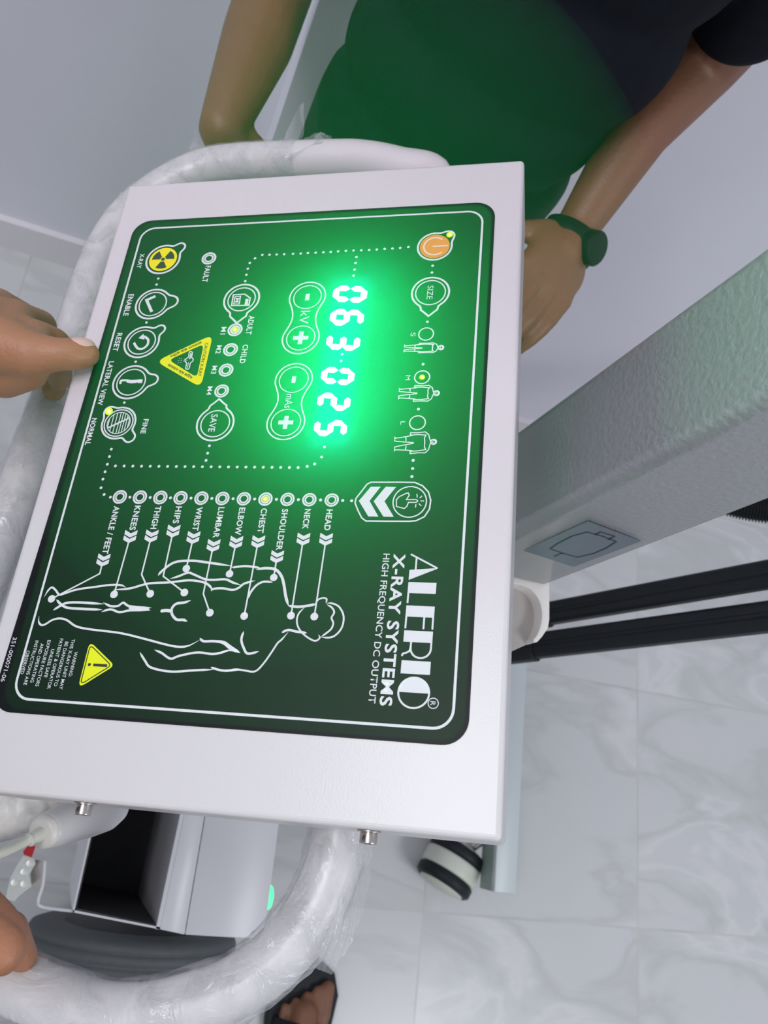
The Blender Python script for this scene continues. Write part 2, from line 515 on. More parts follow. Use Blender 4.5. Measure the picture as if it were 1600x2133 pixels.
# added lamp over the display, lighting the haze volume that imitates lens glare
lo_ = PMAT @ Vector((dm.x, dm.y, 0.004))
lg = area('added_outer_glow_lamp', (0, 0, 1), (0, 0, 2), 0.1, 0.1, 0.22, (0.0, 1.0, 0.24))
lg.matrix_world = Matrix.Translation(PMAT @ Vector((dm.x, dm.y, 0.0015))) @ PMAT.to_3x3().to_4x4() @ Matrix.Rotation(PI, 4, 'X')
lg.data.size = 0.112; lg.data.size_y = 0.022
hz_m = bpy.data.materials.new('green_glare_haze'); hz_m.use_nodes = True
nt = hz_m.node_tree; nt.nodes.remove(nt.nodes['Principled BSDF'])
vs_ = nt.nodes.new('ShaderNodeVolumeScatter'); vs_.inputs['Color'].default_value = (0.0, 1.0, 0.24, 1); vs_.inputs['Density'].default_value = 0.42
nt.links.new(vs_.outputs[0], nt.nodes['Material Output'].inputs['Volume'])
bm = bmesh.new(); bmesh.ops.create_uvsphere(bm, u_segments=48, v_segments=24, radius=1.0)
bmesh.ops.transform(bm, matrix=Matrix.Diagonal((0.215, 0.195, 0.195, 1)), verts=bm.verts)
hz = obj('added_glare_haze', bm, hz_m); hz.matrix_world = PMAT @ Matrix.Translation((dm.x - 0.03, dm.y - 0.01, 0.0))  # scattering volume added in place of lens glare, not haze in the room
hz['label'] = 'green haze volume added to imitate lens glare around the lit display'; hz['category'] = 'haze'; hz['kind'] = 'stuff'

# ---- text
def text_mesh(s, bold=0.0):
    cu = bpy.data.curves.new('t', 'FONT'); cu.body = s; cu.size = 1.0; cu.offset = bold; cu.resolution_u = 3; cu.space_character = 1.0 + bold * 3.5
    to = bpy.data.objects.new('t', cu); COL.objects.link(to)
    bpy.context.view_layer.update()
    dg = bpy.context.evaluated_depsgraph_get()
    me = bpy.data.meshes.new_from_object(to.evaluated_get(dg))
    bpy.data.objects.remove(to); bpy.data.curves.remove(cu)
    return me


def printed(s, p0, p1, cap, bold=0.0, m=None, parent=ctrl, axis=True, w=W_PRINT, name='printed_text', flip=False):
    """s set on the baseline p0 -> p1 (pixels of the photograph), capital height cap (pixels)"""
    a, b = loc2(*p0), loc2(*p1)
    me = text_mesh(s, bold)
    xs = [v.co.x for v in me.vertices]; ys = [v.co.y for v in me.vertices]
    if not xs: return None
    x0, x1 = min(xs), max(xs); y0, y1 = min(ys), max(ys)
    if len(s) and s.isupper() or s in ('kV',): y0 = 0 if ',' not in s and 'Q' not in s else 0
    hcap = cap * sc((p0[0] + p1[0]) / 2, (p0[1] + p1[1]) / 2)
    d = b - a; ln = d.length; ang = 0 if axis else math.atan2(d.y, d.x)
    vv = (a.y + b.y) / 2
    ca, sa = math.cos(ang), math.sin(ang)
    for v in me.vertices:
        x = (v.co.x - x0) / (x1 - x0) * ln; y = v.co.y / 0.70 * hcap
        if flip: x, y = ln - x, hcap - y
        v.co = Vector((a.x + x * ca - y * sa, (vv if axis else a.y) + x * sa + y * ca, w))
    me.materials.clear()
    return link(name, me, m or M['print'], parent)


T = printed
T('X-RAY', (293, 530), (286, 560), 8, 0.024)
T('ENABLE', (269.5, 614), (257, 659), 10, 0.024)
T('RESET', (246, 695), (235, 733), 10, 0.024)
T('LATERAL VIEW', (229, 754), (203, 845), 10, 0.024)
T('NORMAL', (194, 872), (177, 928), 10, 0.024)
T('FINE', (301, 874), (293, 904), 10, 0.024)
T('FAULT', (429, 555), (422, 589), 10, 0.024)
T('ADULT', (519.5, 659), (513, 698), 10.5, 0.024)
T('CHILD', (507, 719), (500, 758), 10.5, 0.024)
T('M1', (462, 682.5), (460, 698), 9.5, 0.02)
T('M2', (452, 720.5), (450.6, 738), 9.5, 0.02)
T('M3', (443, 763), (441, 780), 9.5, 0.02)
T('M4', (433, 806), (431.6, 824), 9.5, 0.02)
T('S', (856, 694), (855.8, 702), 9)
T('M', (845.5, 783), (845, 793), 9)
T('L', (835, 879), (834.5, 886), 9)
body = [('ANKLE / FEET', (238, 1055), (215, 1154)), ('KNEES', (283, 1054), (270.5, 1105)), ('THIGH', (325, 1055), (315, 1102.5)),
        ('HIPS', (368, 1055.7), (361, 1091)), ('WRIST', (410.5, 1057), (402.5, 1106)), ('LUMBAR', (455, 1057), (446, 1121)),
        ('ELBOW', (500, 1058), (490, 1115)), ('CHEST', (543.7, 1059.5), (539, 1111)), ('SHOULDER', (589, 1061), (575.6, 1147)),
        ('NECK', (636.5, 1061), (630, 1103)), ('HEAD', (681, 1062), (676.4, 1105.5))]
for s, p0, p1 in body: T(s, p0, p1, 11.8, 0.026)
T('X-RAY SYSTEMS', (823, 1154), (790, 1470), 24, 0.024)
T('HIGH FREQUENCY DC OUTPUT', (800, 1154), (767, 1465), 14, 0.008)
T('351-000071-06', (29, 1328), (2, 1420), 9)
warn = ['WARNING:', 'THIS X-RAY UNIT MAY', 'BE DANGEROUS TO', 'PATIENT & OPERATOR', 'UNLESS SAFE', 'EXPOSURE FACTORS', 'AND OPERATING', 'INSTRUCTIONS ARE', 'OBSERVED']
pxm = 7.35
for k, s in enumerate(warn):
    c = Vector((0 + 1130 * 0 + (500 - k * 40.0) / 3.2, 1130 + (812 - k * 1.5) / 3.2))
    a = loc2(c.x - 6, c.y)
    me = text_mesh(s, 0.002)
    xs = [v.co.x for v in me.vertices]; mid = (min(xs) + max(xs)) / 2
    h = pxm * sc(c.x, c.y)
    for v in me.vertices: v.co = Vector((a.x + (v.co.x - mid) * h / 0.70 * 0.94, a.y + v.co.y * h / 0.70, W_PRINT))
    me.materials.clear(); link('printed_text', me, M['print'], ctrl)

# brand lettering: each letter is a heavy block with hair lines
def alerio(bm):
    q0, q1 = loc2(857, 1154), loc2(828, 1474)
    base = (q0.y + q1.y) / 2; capH = loc2(880, 1300).y - loc2(842, 1300).y
    capH = 0.0152 if capH < 0 else capH
    capH = loc2(903, 1310).y - loc2(843, 1310).y
    Lu = q1.x - q0.x
    def X(y): return q0.x + (y - 70) / 930 * Lu
    def Y(t): return base + t * capH
    t = 0.0009
    poly(bm, [(X(158), Y(1)), (X(162), Y(1)), (X(240), Y(0)), (X(176), Y(0))])          # A wedge
    stroke(bm, [(X(74), Y(0)), (X(160), Y(1))], t)
    stroke(bm, [(X(96), Y(0.22)), (X(176), Y(0.22))], t)
    poly(bm, [(X(253), Y(0)), (X(322), Y(0)), (X(322), Y(1)), (X(253), Y(1))])            # L
    stroke(bm, [(X(320), Y(0.03)), (X(385), Y(0.03))], t)
    poly(bm, [(X(400), Y(0)), (X(468), Y(0)), (X(468), Y(1)), (X(400), Y(1))])            # E
    for f in (0.03, 0.66, 0.97): stroke(bm, [(X(466), Y(f)), (X(540), Y(f))], t)
    poly(bm, [(X(552), Y(0)), (X(620), Y(0)), (X(620), Y(1)), (X(552), Y(1))])            # R
    arc = [(X(620), Y(0.97))]
    for k in range(13):
        a = PI / 2 - PI * k / 12
        arc.append((X(655) + math.cos(a) * (X(712) - X(655)), Y(0.62 + 0.35 * math.sin(a))))
    arc.append((X(620), Y(0.27)))
    stroke(bm, arc, t)
    stroke(bm, [(X(650), Y(0.27)), (X(672), Y(0.24)), (X(684), Y(0.14)), (X(692), Y(0.02)), (X(706), Y(0.0))], t, smooth=True)
    poly(bm, [(X(730), Y(0)), (X(806), Y(0)), (X(806), Y(1)), (X(730), Y(1))])            # I
    c = (X(912), Y(0.5)); ru = X(998) - X(912); rv = capH * 0.52
    stroke(bm, [(c[0] + ru * math.cos(2 * PI * k / 48), c[1] + rv * math.sin(2 * PI * k / 48)) for k in range(48)], t, closed=True)
    poly(bm, [(c[0] + ru * math.cos(PI / 2 + PI * k / 24), c[1] + rv * math.sin(PI / 2 + PI * k / 24)) for k in range(25)])


flat('brand_lettering', alerio, M['print'])
flat('registered_mark', lambda bm: ring(bm, loc2(902.8, 1465.5), 11.6 * sc(902, 1465), 9.8 * sc(902, 1465)), M['print'])
T('R', (897, 1461), (896.5, 1470), 11)

# ---- dots
DOTS = [(851, 516), (834, 517.8), (818, 519), (801.6, 520), (785.3, 521.2), (769.4, 522), (753, 522.8), (737, 523.1), (721, 524), (704.7, 525), (689.4, 526.2), (674, 526.9), (658, 527.8), (642, 528.4), (627, 529.4), (611, 530), (592.5, 531), (577, 531.6), (562, 532), (547, 532.4), (532, 539.5), (521, 549), (517, 561), (514, 573.7), (511.6, 587), (743, 536.6), (741, 549), (739, 563), (737, 575.6), (713.4, 739), (711, 753), (901.6, 555), (900, 569), (890.6, 671.6), (881.6, 760), (872, 853.4), (861, 960), (860, 977), (858.4, 993.8), (330.6, 581.5), (327, 594), (306, 673), (283.5, 754.7), (260, 839.7), (676.6, 932), (670.6, 953), (656, 967.5), (640.6, 972.5), (437, 929.6), (433.4, 945), (430, 960),
        (233, 936.6), (229, 952), (224.7, 968), (220, 983.6), (215.5, 999), (211.5, 1017), (218, 1031), (231, 1036.5), (714.5, 1043.5), (733, 1044)]
for k in range(22): DOTS.append((621.6 - k * (621.6 - 241.5) / 21, 975 - 3.5 * k / 21))
rowx = [250.7, 292.5, 335, 377, 420.5, 464, 508.7, 553.7, 599.5, 645, 691.6]
for k in range(10): DOTS.append(((rowx[k] + rowx[k + 1]) / 2, 1036.6 + 0.65 * k))


def dots_(bm):
    for p in DOTS:
        if abs(p[0] - 714) < 4 and False: continue
        ring(bm, loc2(*p), 0.00088, 0, 14)


flat('dotted_line', dots_, M['print'])

# ---- indicator lamps
def indicator(px, py, lit=False, r=14.4, single=False):
    c = loc2(px, py); s = sc(px, py)
    def b(bm):
        if single: ring(bm, c, r * s, (r - 2.4) * s)
        else:
            ring(bm, c, r * s, (r - 3.6) * s); ring(bm, c, (r - 4.8) * s, (r - 8.0) * s)
    o = flat('indicator_ring', b, M['print'])
    if lit: led(px, py, 5.6, o)
    return o


def led(px, py, r, parent):
    c = loc2(px, py); s = sc(px, py)
    bmh = bmesh.new()
    lathe(bmh, [(0.0, r * s), (0.0003, r * s * 0.95), (0.0007, r * s * 0.6), (0.0009, 0.0)], Vector((c.x, c.y, W_PRINT)), (0, 0, 1), 20)
    o = obj('led_lens', bmh, M['led'], parent, smooth=True)
    bmh = bmesh.new(); c2 = loc2(px + 0.5, py + 1.4)
    lathe(bmh, [(0.0, r * s * .5), (0.0010, r * s * .45), (0.0011, 0)], Vector((c2.x, c2.y, W_PRINT)), (0, 0, 1), 16)
    obj('led_core', bmh, M['ledhot'], parent, smooth=True)
    return o


for k, x in enumerate(rowx): indicator(x, 1036 + 0.65 * k, lit=(k == 7))
indicator(436, 539.5, r=13.7)
indicator(490.4, 688, True); indicator(481, 729.4); indicator(471.6, 772); indicator(462.5, 815.5)
indicator(888, 697, r=15.2, single=True); indicator(879.7, 787, True, r=15.6, single=True); indicator(870, 881.6, r=16.5, single=True)

# ---- push buttons: outlines are smooth unions traced from the centre
def smin(a, b, k):
    h = max(0, min(1, 0.5 + 0.5 * (b - a) / k)); return b * (1 - h) + a * h - k * h * (1 - h)


def outline(c, shapes, k, n=96, rmax=None):
    """shapes: ('c', centre, radius) or ('d', centre, radius) diamond pointing away from c"""
    pts = []
    for i in range(n):
        a = 2 * PI * i / n; d = Vector((math.cos(a), math.sin(a)))
        def f(t):
            p = c + d * t; v = None
            for sh in shapes:
                if sh[0] == 'c': q = (p - sh[1]).length - sh[2]
                else:
                    ax = (sh[1] - c).normalized(); e = p - sh[1]
                    q = (abs(e.dot(ax)) + abs(e.x * -ax.y + e.y * ax.x) - sh[2]) * 0.7071
                v = q if v is None else smin(v, q, k)
            return v
        lo, hi = 0.0, rmax
        t = rmax
        while t > 0 and f(t) > 0: t -= rmax / 120
        lo, hi = t, t + rmax / 120
        for _ in range(12):
            mid = (lo + hi) / 2
            if f(mid) > 0: hi = mid
            else: lo = mid
        pts.append(c + d * lo)
    return pts


def button(name, ctr, r_out, r_in, bump=None, tip=None, extra=None, sw=3.6, inner=True, k=0.35):
    c = loc2(*ctr); s = sc(*ctr)
    shapes = [('c', c, (r_out - sw / 2) * s)]
    mx = r_out * 2.6 * s
    if bump:
        for bx, by, br in bump: shapes.append(('c', loc2(bx, by), br * s))
    if tip:
        tp = loc2(*tip); dr = (c - tp).normalized()
        rad = 15.5 * s
        shapes.append(('d', tp + dr * rad, rad))
    pts = outline(c, shapes, r_out * k * s, rmax=mx, n=120)
    def b(bm):
        stroke(bm, pts, sw * s, closed=True)
        if inner: ring(bm, c, r_in * s, (r_in - 2.4) * s)
        if extra: extra(bm, c, s)
    return flat(name, b, M['print'])


def L_(p): return loc2(*p)


def strk(bm, pxs, wpx, **kw):
    m_ = pxs[len(pxs) // 2]
    stroke(bm, [L_(p) for p in pxs], wpx * sc(*m_), **kw)


# x-ray exposure button
xb = button('exposure_button', (340.5, 541.5), 33, 26, bump=[(376.5, 516, 9)], inner=False)
c = loc2(340.5, 541.5); s = sc(340.5, 541.5)
flat('yellow_disc', lambda bm: ring(bm, c, 26 * s, 0), M['yellow2'], xb)
def trefoil(bm):
    ring(bm, c, 3.4 * s, 0, 20)
    for a0 in (0, 2 * PI / 3, 4 * PI / 3):
        pts = []
        for k in range(9): a = a0 - PI / 6 + PI / 3 * k / 8; pts.append((c.x + 21 * s * math.cos(a), c.y + 21 * s * math.sin(a)))
        for k in range(5): a = a0 + PI / 6 - PI / 3 * k / 4; pts.append((c.x + 5.5 * s * math.cos(a), c.y + 5.5 * s * math.sin(a)))
        poly(bm, pts)
flat('radiation_symbol', trefoil, M['ink'], xb, w=W_PRINT + 0.00015)

def zz(X, Y): return (200 + X / 3.95, 420 + Y / 3.95)
def chk(bm, c, s): strk(bm, [zz(492, 783), zz(420, 815), zz(462, 912)], 5.4)
button('enable_button', (319, 634.4), 34, 27, bump=[(358, 629.5, 12)], extra=chk)
def rst(bm, c, s):
    strk(bm, [zz(398, 1112), zz(432, 1140), zz(425, 1185), zz(385, 1215), zz(345, 1210), zz(315, 1165)], 4.6, smooth=True)
    poly(bm, [L_(zz(352, 1128)), L_(zz(395, 1092)), L_(zz(402, 1140))])
button('reset_button', (296, 713.7), 35, 27.5, bump=[(335, 687, 9)], extra=rst)
def lat(bm, c, s):
    strk(bm, [zz(205, 1505), zz(210, 1478), zz(250, 1475), zz(290, 1480), zz(340, 1478), zz(385, 1475)], 4.5, smooth=True)
    strk(bm, [zz(255, 1480), zz(300, 1488), zz(350, 1482)], 6, taper=True, smooth=True)
    strk(bm, [zz(350, 1482), zz(385, 1482)], 8)
button('lateral_view_button', (274, 797), 37, 29, bump=[(318, 792, 11)], extra=lat)
def strp(bm, c, s):
    R1 = 24.5 * s
    ring(bm, c, 23.5 * s, 21.8 * s)
    a, b = loc2(225, 893), loc2(270, 872)
    dd = (b - a).normalized(); nn = Vector((-dd.y, dd.x))
    stroke(bm, [c - dd * 22 * s, c + dd * 22 * s], 3.2 * s)
    for k in range(-3, 7):
        off = k * 5.6 * s if k > 0 else k * 7.5 * s
        x = off * 0.9
        h = math.sqrt(max(0, (22 * s) ** 2 - x * x))
        side = 1 if k > 0 else -1
        if h < 3 * s: continue
        # lines run along u on each side of the diagonal
        p0 = Vector((c.x - h, c.y + x)); p1 = Vector((c.x + h, c.y + x))
        stroke(bm, [p0, p1], 1.7 * s)
nb = button('grid_button', (248, 882), 35, 29.5, bump=[(229.5, 859, 11), (270.5, 911, 11)], extra=strp, k=0.3)
led(228, 858, 7.5, nb)
pw = button('power_button', (906, 514.7), 33, 27, bump=[(934.5, 492.5, 11)], inner=False)
c6 = loc2(906, 514.7); s6 = sc(906, 514.7)
flat('orange_disc', lambda bm: ring(bm, c6, 27.5 * s6, 0), M['orange'], pw)
def pwr(bm):
    a0 = math.radians(90 + 48); pts = [(c6.x + 20 * s6 * math.cos(a0 + math.radians(264) * k / 30), c6.y + 20 * s6 * math.sin(a0 + math.radians(264) * k / 30)) for k in range(31)]
    stroke(bm, pts, 3.4 * s6)
    stroke(bm, [(c6.x, c6.y - 4 * s6), (c6.x, c6.y + 24 * s6)], 3.4 * s6)
flat('power_symbol', pwr, mat('cream_ink', (0.85, 0.72, 0.5), 0.5), pw, w=W_PRINT + 0.00015)
led(937, 490.6, 6.0, pw)
sb = button('size_button', (897, 610.6), 36.5, 29, tip=(893, 660))
printed('SIZE', (892, 596.6), (888.5, 625), 11, 0.0, parent=sb)
def mem(bm, c, s):
    def q(X, Y): return (450 + X / 13.33, 560 + Y / 13.33)
    strk(bm, [q(440, 1040), q(490, 740), q(810, 720), q(960, 830), q(920, 1030)], 2.6, closed=True)
    strk(bm, [q(500, 995), q(540, 790), q(690, 775), q(655, 990)], 2.0, closed=True)
    poly(bm, [L_(q(800, 1020)), L_(q(830, 850)), L_(q(915, 850)), L_(q(890, 1025))])
mb = button('memory_button', (504, 624.6), 35, 27, tip=(493.7, 674), extra=mem)
printed('M', (492, 622), (490.5, 631.5), 7, 0.03, parent=mb)
sv = button('save_button', (449, 883.5), 38, 29.5, tip=(457.5, 832))
printed('SAVE', (439, 864), (437, 900), 13, 0.01, parent=sv)

def pill(name, pa, pb, r_out, r_in, txt, t0, t1, cap):
    a, b = loc2(*pa), loc2(*pb); m_ = (a + b) / 2; s = sc((pa[0] + pb[0]) / 2, (pa[1] + pb[1]) / 2)
    R_ = (r_out - 1.5) * s
    d = (b - a); L = d.length; ax = d.normalized(); nx = Vector((-ax.y, ax.x))
    w = 0.52 * R_
    pts = []
    # half outline: cap arc, then cosine waist
    th = math.radians(62)
    for sgn in (1, -1):
        for k in range(25):
            an = -th + (PI + 2 * th) * k / 24 if False else -(PI / 2 + math.radians(30)) + (PI + math.radians(60)) * k / 24
            cc = b if sgn > 0 else a
            pts.append(cc + (ax * math.cos(an) + nx * math.sin(an)) * R_ * sgn)
        # waist side from this cap to the other
        e0 = pts[-1]; cc = b if sgn > 0 else a; oc = a if sgn > 0 else b
        an = -(PI / 2 + math.radians(30))
        e1 = oc + (ax * math.cos(an) + nx * math.sin(an)) * R_ * (-sgn)
        for k in range(1, 12):
            t = k / 12; p = e0.lerp(e1, t)
            out = (p - m_); o2 = out - ax * out.dot(ax)
            pts.append(p - o2.normalized() * (0.22 * R_ * math.sin(PI * t) ** 1.0))
    def bld(bm):
        stroke(bm, pts, 2.7 * s, closed=True)
        for cc in (a, b): ring(bm, cc, r_in * s, (r_in - 2.0) * s)
        u, v = 5 * s, 15 * s
        stroke(bm, [(a.x - 7.5 * s, a.y), (a.x + 7.5 * s, a.y)], 8 * s)
        stroke(bm, [(b.x - 14 * s, b.y), (b.x + 14 * s, b.y)], 8.5 * s); stroke(bm, [(b.x, b.y - 14.5 * s), (b.x, b.y + 14.5 * s)], 8.5 * s)
    o = flat(name, bld, M['print'])
    printed(txt, t0, t1, cap, 0.0, parent=o)
pill('voltage_button', (641, 620), (627, 705), 36, 27.5, 'kV', (629, 649), (622, 676), 18)
pill('charge_button', (612.5, 792), (596, 881), 38, 29.5, 'mAs', (597, 822), (593, 851), 15)

# size figures
def figure(px0, px1, half):
    """px0 foot, px1 head top (pixels); half shoulder half width in pixels"""
    a, b = L_(px0), L_(px1); H = b - a; up = H.normalized(); sd = Vector((up.y, -up.x)); h = H.length; hw = half * sc(*px0)
    def P(t, s): return a + up * (h * t) + sd * (s * hw)
    sw = 2.0 * sc(*px0)
    def bld(bm):
        for g in (1, -1):
            stroke(bm, [P(0.84, 0.12 * g), P(0.80, 0.72 * g), P(0.72, 1.0 * g), P(0.55, 0.96 * g), P(0.37, 1.0 * g), P(0.37, 0.78 * g), P(0.55, 0.78 * g), P(0.72, 0.70 * g)], sw)
            stroke(bm, [P(0.42, 0.74 * g), P(0.30, 0.66 * g), P(0.02, 0.55 * g), P(0.0, 0.68 * g), P(0.0, 0.30 * g), P(0.05, 0.24 * g), P(0.45, 0.03 * g)], sw)
            stroke(bm, [P(0.26, 0.60 * g), P(0.27, 0.24 * g)], sw)
        stroke(bm, [P(0.74, 0.74), P(0.70, 0.4), P(0.71, 0.0), P(0.70, -0.4), P(0.74, -0.74)], sw)
        hc = P(0.915, 0); hr = h * 0.082
        ring(bm, hc, hr, hr - sw * 1.3, 24); ring(bm, hc + up * hr * .15, hr * 0.55, hr * 0.3, 20)
    flat('size_figure', bld, M['print'])
figure((842.5, 727), (926, 725), 11)
figure((831.5, 821), (917, 820), 17.5)
figure((822.5, 926), (911, 921), 23)

# select button
def z4(X, Y): return (500 + X / 3.81, 980 + Y / 3.81)
def sel(bm):
    o_ = [(1040, 97), (1150, 97), (1270, 97), (1390, 99), (1450, 125), (1497, 175), (1515, 240), (1505, 310), (1465, 370), (1400, 402), (1340, 407), (1150, 406), (1000, 404), (968, 380), (940, 325), (915, 262), (922, 225), (970, 165), (1010, 113)]
    strk(bm, [z4(*p) for p in o_], 2.9, closed=True)
    c = loc2(*z4(1348, 252)); s = sc(*z4(1348, 252))
    ring(bm, c, 34.5 * s, 32 * s)
    poly(bm, [L_(z4(*p)) for p in ((1040, 133), (1118, 133), (1030, 245), (1100, 370), (1020, 368), (945, 245))])
    poly(bm, [L_(z4(*p)) for p in ((1158, 133), (1240, 135), (1148, 248), (1222, 372), (1140, 370), (1062, 248))])
    hand = [(1243, 290), (1243, 235), (1265, 212), (1320, 185), (1337, 182), (1345, 200), (1322, 235), (1402, 235), (1412, 245), (1402, 256), (1338, 257), (1325, 290), (1305, 305)]
    strk(bm, [z4(*p) for p in hand], 2.2, closed=True)
    for a, b in (((1405, 190), (1408, 218)), ((1447, 205), (1427, 224)), ((1462, 246), (1434, 246)), ((1440, 285), (1420, 266)), ((1393, 298), (1398, 272))):
        strk(bm, [z4(*a), z4(*b)], 2.0)
flat('select_button', sel, M['print'])

# ---- body chart: arrows, leaders and the figure
TIPS = [(212.5, 1181), (268.7, 1132), (313, 1131), (358.7, 1120.5), (400.5, 1134), (442.5, 1150.5), (490, 1143.7), (536, 1142.5), (575.6, 1173.7), (630.4, 1137), (677.7, 1137.5)]
LEAD = [[(209, 1195.6), (108.7, 1248)], [(238.7, 1238.7)], [(296, 1197.5), (314, 1237.5)], [(341, 1201), (385, 1235)], [(389, 1185)], [(424.5, 1237.5), (438, 1277)], [(479, 1196)], [(509.5, 1283.7)], [(571, 1203.7)], [(606.8, 1283)], [(655.4, 1285)]]
for tp, ld in zip(TIPS, LEAD):
    t = loc2(*tp); s = sc(*tp)
    def bld(bm):
        for k in (0, 1):
            uu = t.x - k * 11.6 * s
            for g in (1, -1):
                poly(bm, [(uu, t.y), (uu - 6.5 * s, t.y + g * 13.0 * s), (uu - 15.5 * s, t.y + g * 13.0 * s), (uu - 8.6 * s, t.y)])
        pts = [(t.x - 4 * s, t.y)] + [L_(p) for p in ld]
        stroke(bm, pts, 3.0 * s)
        ring(bm, L_(ld[-1]), 7.6 * s, 0, 24)
    flat('pointer_line', bld, M['print'])


def z6(X, Y): return (X / 3.2, 1130 + Y / 3.2)
def z7(X, Y): return (450 + X / 2.909, 1130 + Y / 2.909)
def z3(X, Y): return (180 + X / 4.0, 980 + Y / 4.0)
ART = [(z7, [(670, 370), (710, 372), (750, 395), (775, 450), (765, 515), (730, 560), (690, 578), (635, 575)], 4.6),
       (z7, [(672, 378), (702, 395), (718, 425), (702, 458), (712, 490), (700, 525), (665, 555), (640, 572)], 4.6),
       (z7, [(603, 378), (620, 350), (650, 338), (672, 345), (668, 368)], 4.0),
       (z7, [(440, 385), (500, 392), (560, 385), (605, 376)], 6.5),
       (z7, [(540, 395), (505, 430), (492, 470), (500, 515), (530, 555), (570, 585), (605, 598), (630, 580), (622, 560)], 4.2),
       (z7, [(400, 548), (440, 532), (490, 542), (552, 550)], 6),
       (z7, [(440, 545), (400, 590), (375, 612), (340, 665), (290, 735), (240, 782), (180, 778), (120, 770), (60, 780), (0, 765)], 4.6),
       (z7, [(170, 540), (156, 590), (170, 640), (195, 675), (262, 662)], 6),
       (z7, [(-5, 600), (50, 605), (90, 632), (147, 670)], 5.5), (z7, [(147, 668), (80, 655), (0, 680)], 4),
       (z7, [(442, 388), (425, 330), (412, 250), (395, 200), (360, 165), (300, 158), (245, 167)], 7),
       (z3, [(600, 880), (640, 835), (740, 768), (880, 755), (1000, 768), (1220, 800)], 6),
       (z3, [(1215, 812), (1330, 800), (1450, 815)], 5.5),
       (z3, [(700, 905), (770, 885), (850, 855), (900, 870), (990, 908), (1060, 915), (1160, 910), (1220, 935), (1295, 960)], 5.5),
       (z3, [(1045, 1010), (1060, 990), (1140, 985), (1220, 998), (1270, 982), (1320, 945), (1410, 920)], 5.5),
       (z3, [(228, 997), (370, 985), (520, 945), (700, 935), (860, 918), (980, 935), (1030, 965), (1052, 998)], 5.5),
       (z6, [(298, 367), (325, 322), (350, 302), (375, 320), (400, 350), (440, 340), (520, 315), (640, 298), (740, 285), (810, 287), (842, 302)], 5),
       (z3, [(1350, 1070), (1370, 1020), (1420, 960), (1480, 930), (1555, 935)], 5.5),
       (z6, [(380, 383), (415, 418), (460, 438), (560, 445), (685, 450)], 6), (z6, [(358, 454), (410, 422), (450, 405), (530, 402), (695, 412)], 6),
       (z6, [(692, 402), (740, 426), (790, 425), (825, 404), (860, 425), (930, 434), (1012, 437)], 5.5),
       (z6, [(680, 464), (740, 448), (790, 465), (820, 465), (870, 455), (1008, 454)], 5.5), (z6, [(860, 438), (930, 446), (1000, 446)], 6),
       (z6, [(1072, 460), (1110, 455), (1146, 460)], 8),
       (z6, [(1275, 388), (1230, 403), (1180, 410), (1150, 440), (1150, 480), (1180, 515), (1225, 518), (1252, 528)], 6.5),
       (z6, [(265, 492), (262, 530), (280, 552), (310, 545), (350, 520), (400, 508), (450, 520), (510, 560), (600, 580), (800, 605), (950, 640), (1100, 680), (1190, 697), (1260, 690), (1337, 650)], 5),
       (z6, [(1335, 638), (1360, 660), (1430, 660), (1490, 672), (1540, 710), (1605, 738)], 6),
       (z6, [(1033, 717), (1080, 738), (1140, 776), (1200, 757), (1320, 735), (1430, 745), (1545, 718)], 5.5),
       (z6, [(935, 732), (970, 790), (1010, 835), (1140, 862), (1280, 855), (1430, 848)], 5.5),
       (z6, [(1408, 833), (1490, 856), (1605, 848)], 5.5)]
def art(bm):
    for f, pp, w in ART: strk(bm, [f(*p) for p in pp], w * 0.82, smooth=True, taper=True)
flat('body_chart', art, M['print'])

# ---- warning triangles
def rounded_poly(pts, r, n=6):
    P = [Vector(p) for p in pts]; out = []; N = len(P)
    for i in range(N):
        a, b, c = P[i - 1], P[i], P[(i + 1) % N]
        d1 = (a - b).normalized(); d2 = (c - b).normalized()
        half = math.acos(max(-1, min(1, d1.dot(d2)))) / 2
        cut = r / math.tan(half); p1, p2 = b + d1 * cut, b + d2 * cut
        for k in range(n + 1):
            t = k / n; out.append((1 - t) ** 2 * p1 + 2 * t * (1 - t) * b + t * t * p2)
    return out
tri = [loc2(*z6(X, Y)) for X, Y in ((602, 660), (768, 822), (522, 975))]
cc = (tri[0] + tri[1] + tri[2]) / 3
wt = flat('warning_triangle', lambda bm: poly(bm, rounded_poly(tri, 0.0022)), M['yellow'])
wt['label'] = 'yellow warning triangle with exclamation mark'
def excl(bm):
    t2 = [cc + (p - cc) * 0.84 for p in tri]
    stroke(bm, rounded_poly(t2, 0.0014), 0.0005, closed=True)
    strk(bm, [z6(626, 818), z6(718, 823)], 5.2)
    ring(bm, loc2(*z6(600, 816)), 3.2 * sc(190, 1385), 0, 16)
flat('exclamation_mark', excl, M['ink'], wt, w=W_PRINT + 0.00015)

def zc(X, Y): return (330 + X / 13.333, 690 + Y / 13.333)
TO = [loc2(*zc(X, Y)) for X, Y in ((1530, 100), (1190, 1580), (-60, 850))]
TI = [loc2(*zc(X, Y)) for X, Y in ((1270, 370), (1080, 1300), (300, 815))]
def tri_ring(bm):
    A, B = rounded_poly(TO, 0.0036), rounded_poly(TI, 0.0022)
    va = [bm.verts.new((p.x, p.y, 0)) for p in A]; vb = [bm.verts.new((p.x, p.y, 0)) for p in B]; n = len(va)
    for k in range(n): bm.faces.new((va[k], va[(k + 1) % n], vb[(k + 1) % n], vb[k]))
ct = flat('caution_triangle', tri_ring, M['yellow']); ct['label'] = 'yellow caution triangle outline with small lettering'
W2 = W_PRINT + 0.00015
printed('CAUTION X-RAY', zc(1315, 340), zc(1110, 1270), 6.2, m=M['ink'], parent=ct, axis=False, w=W2)
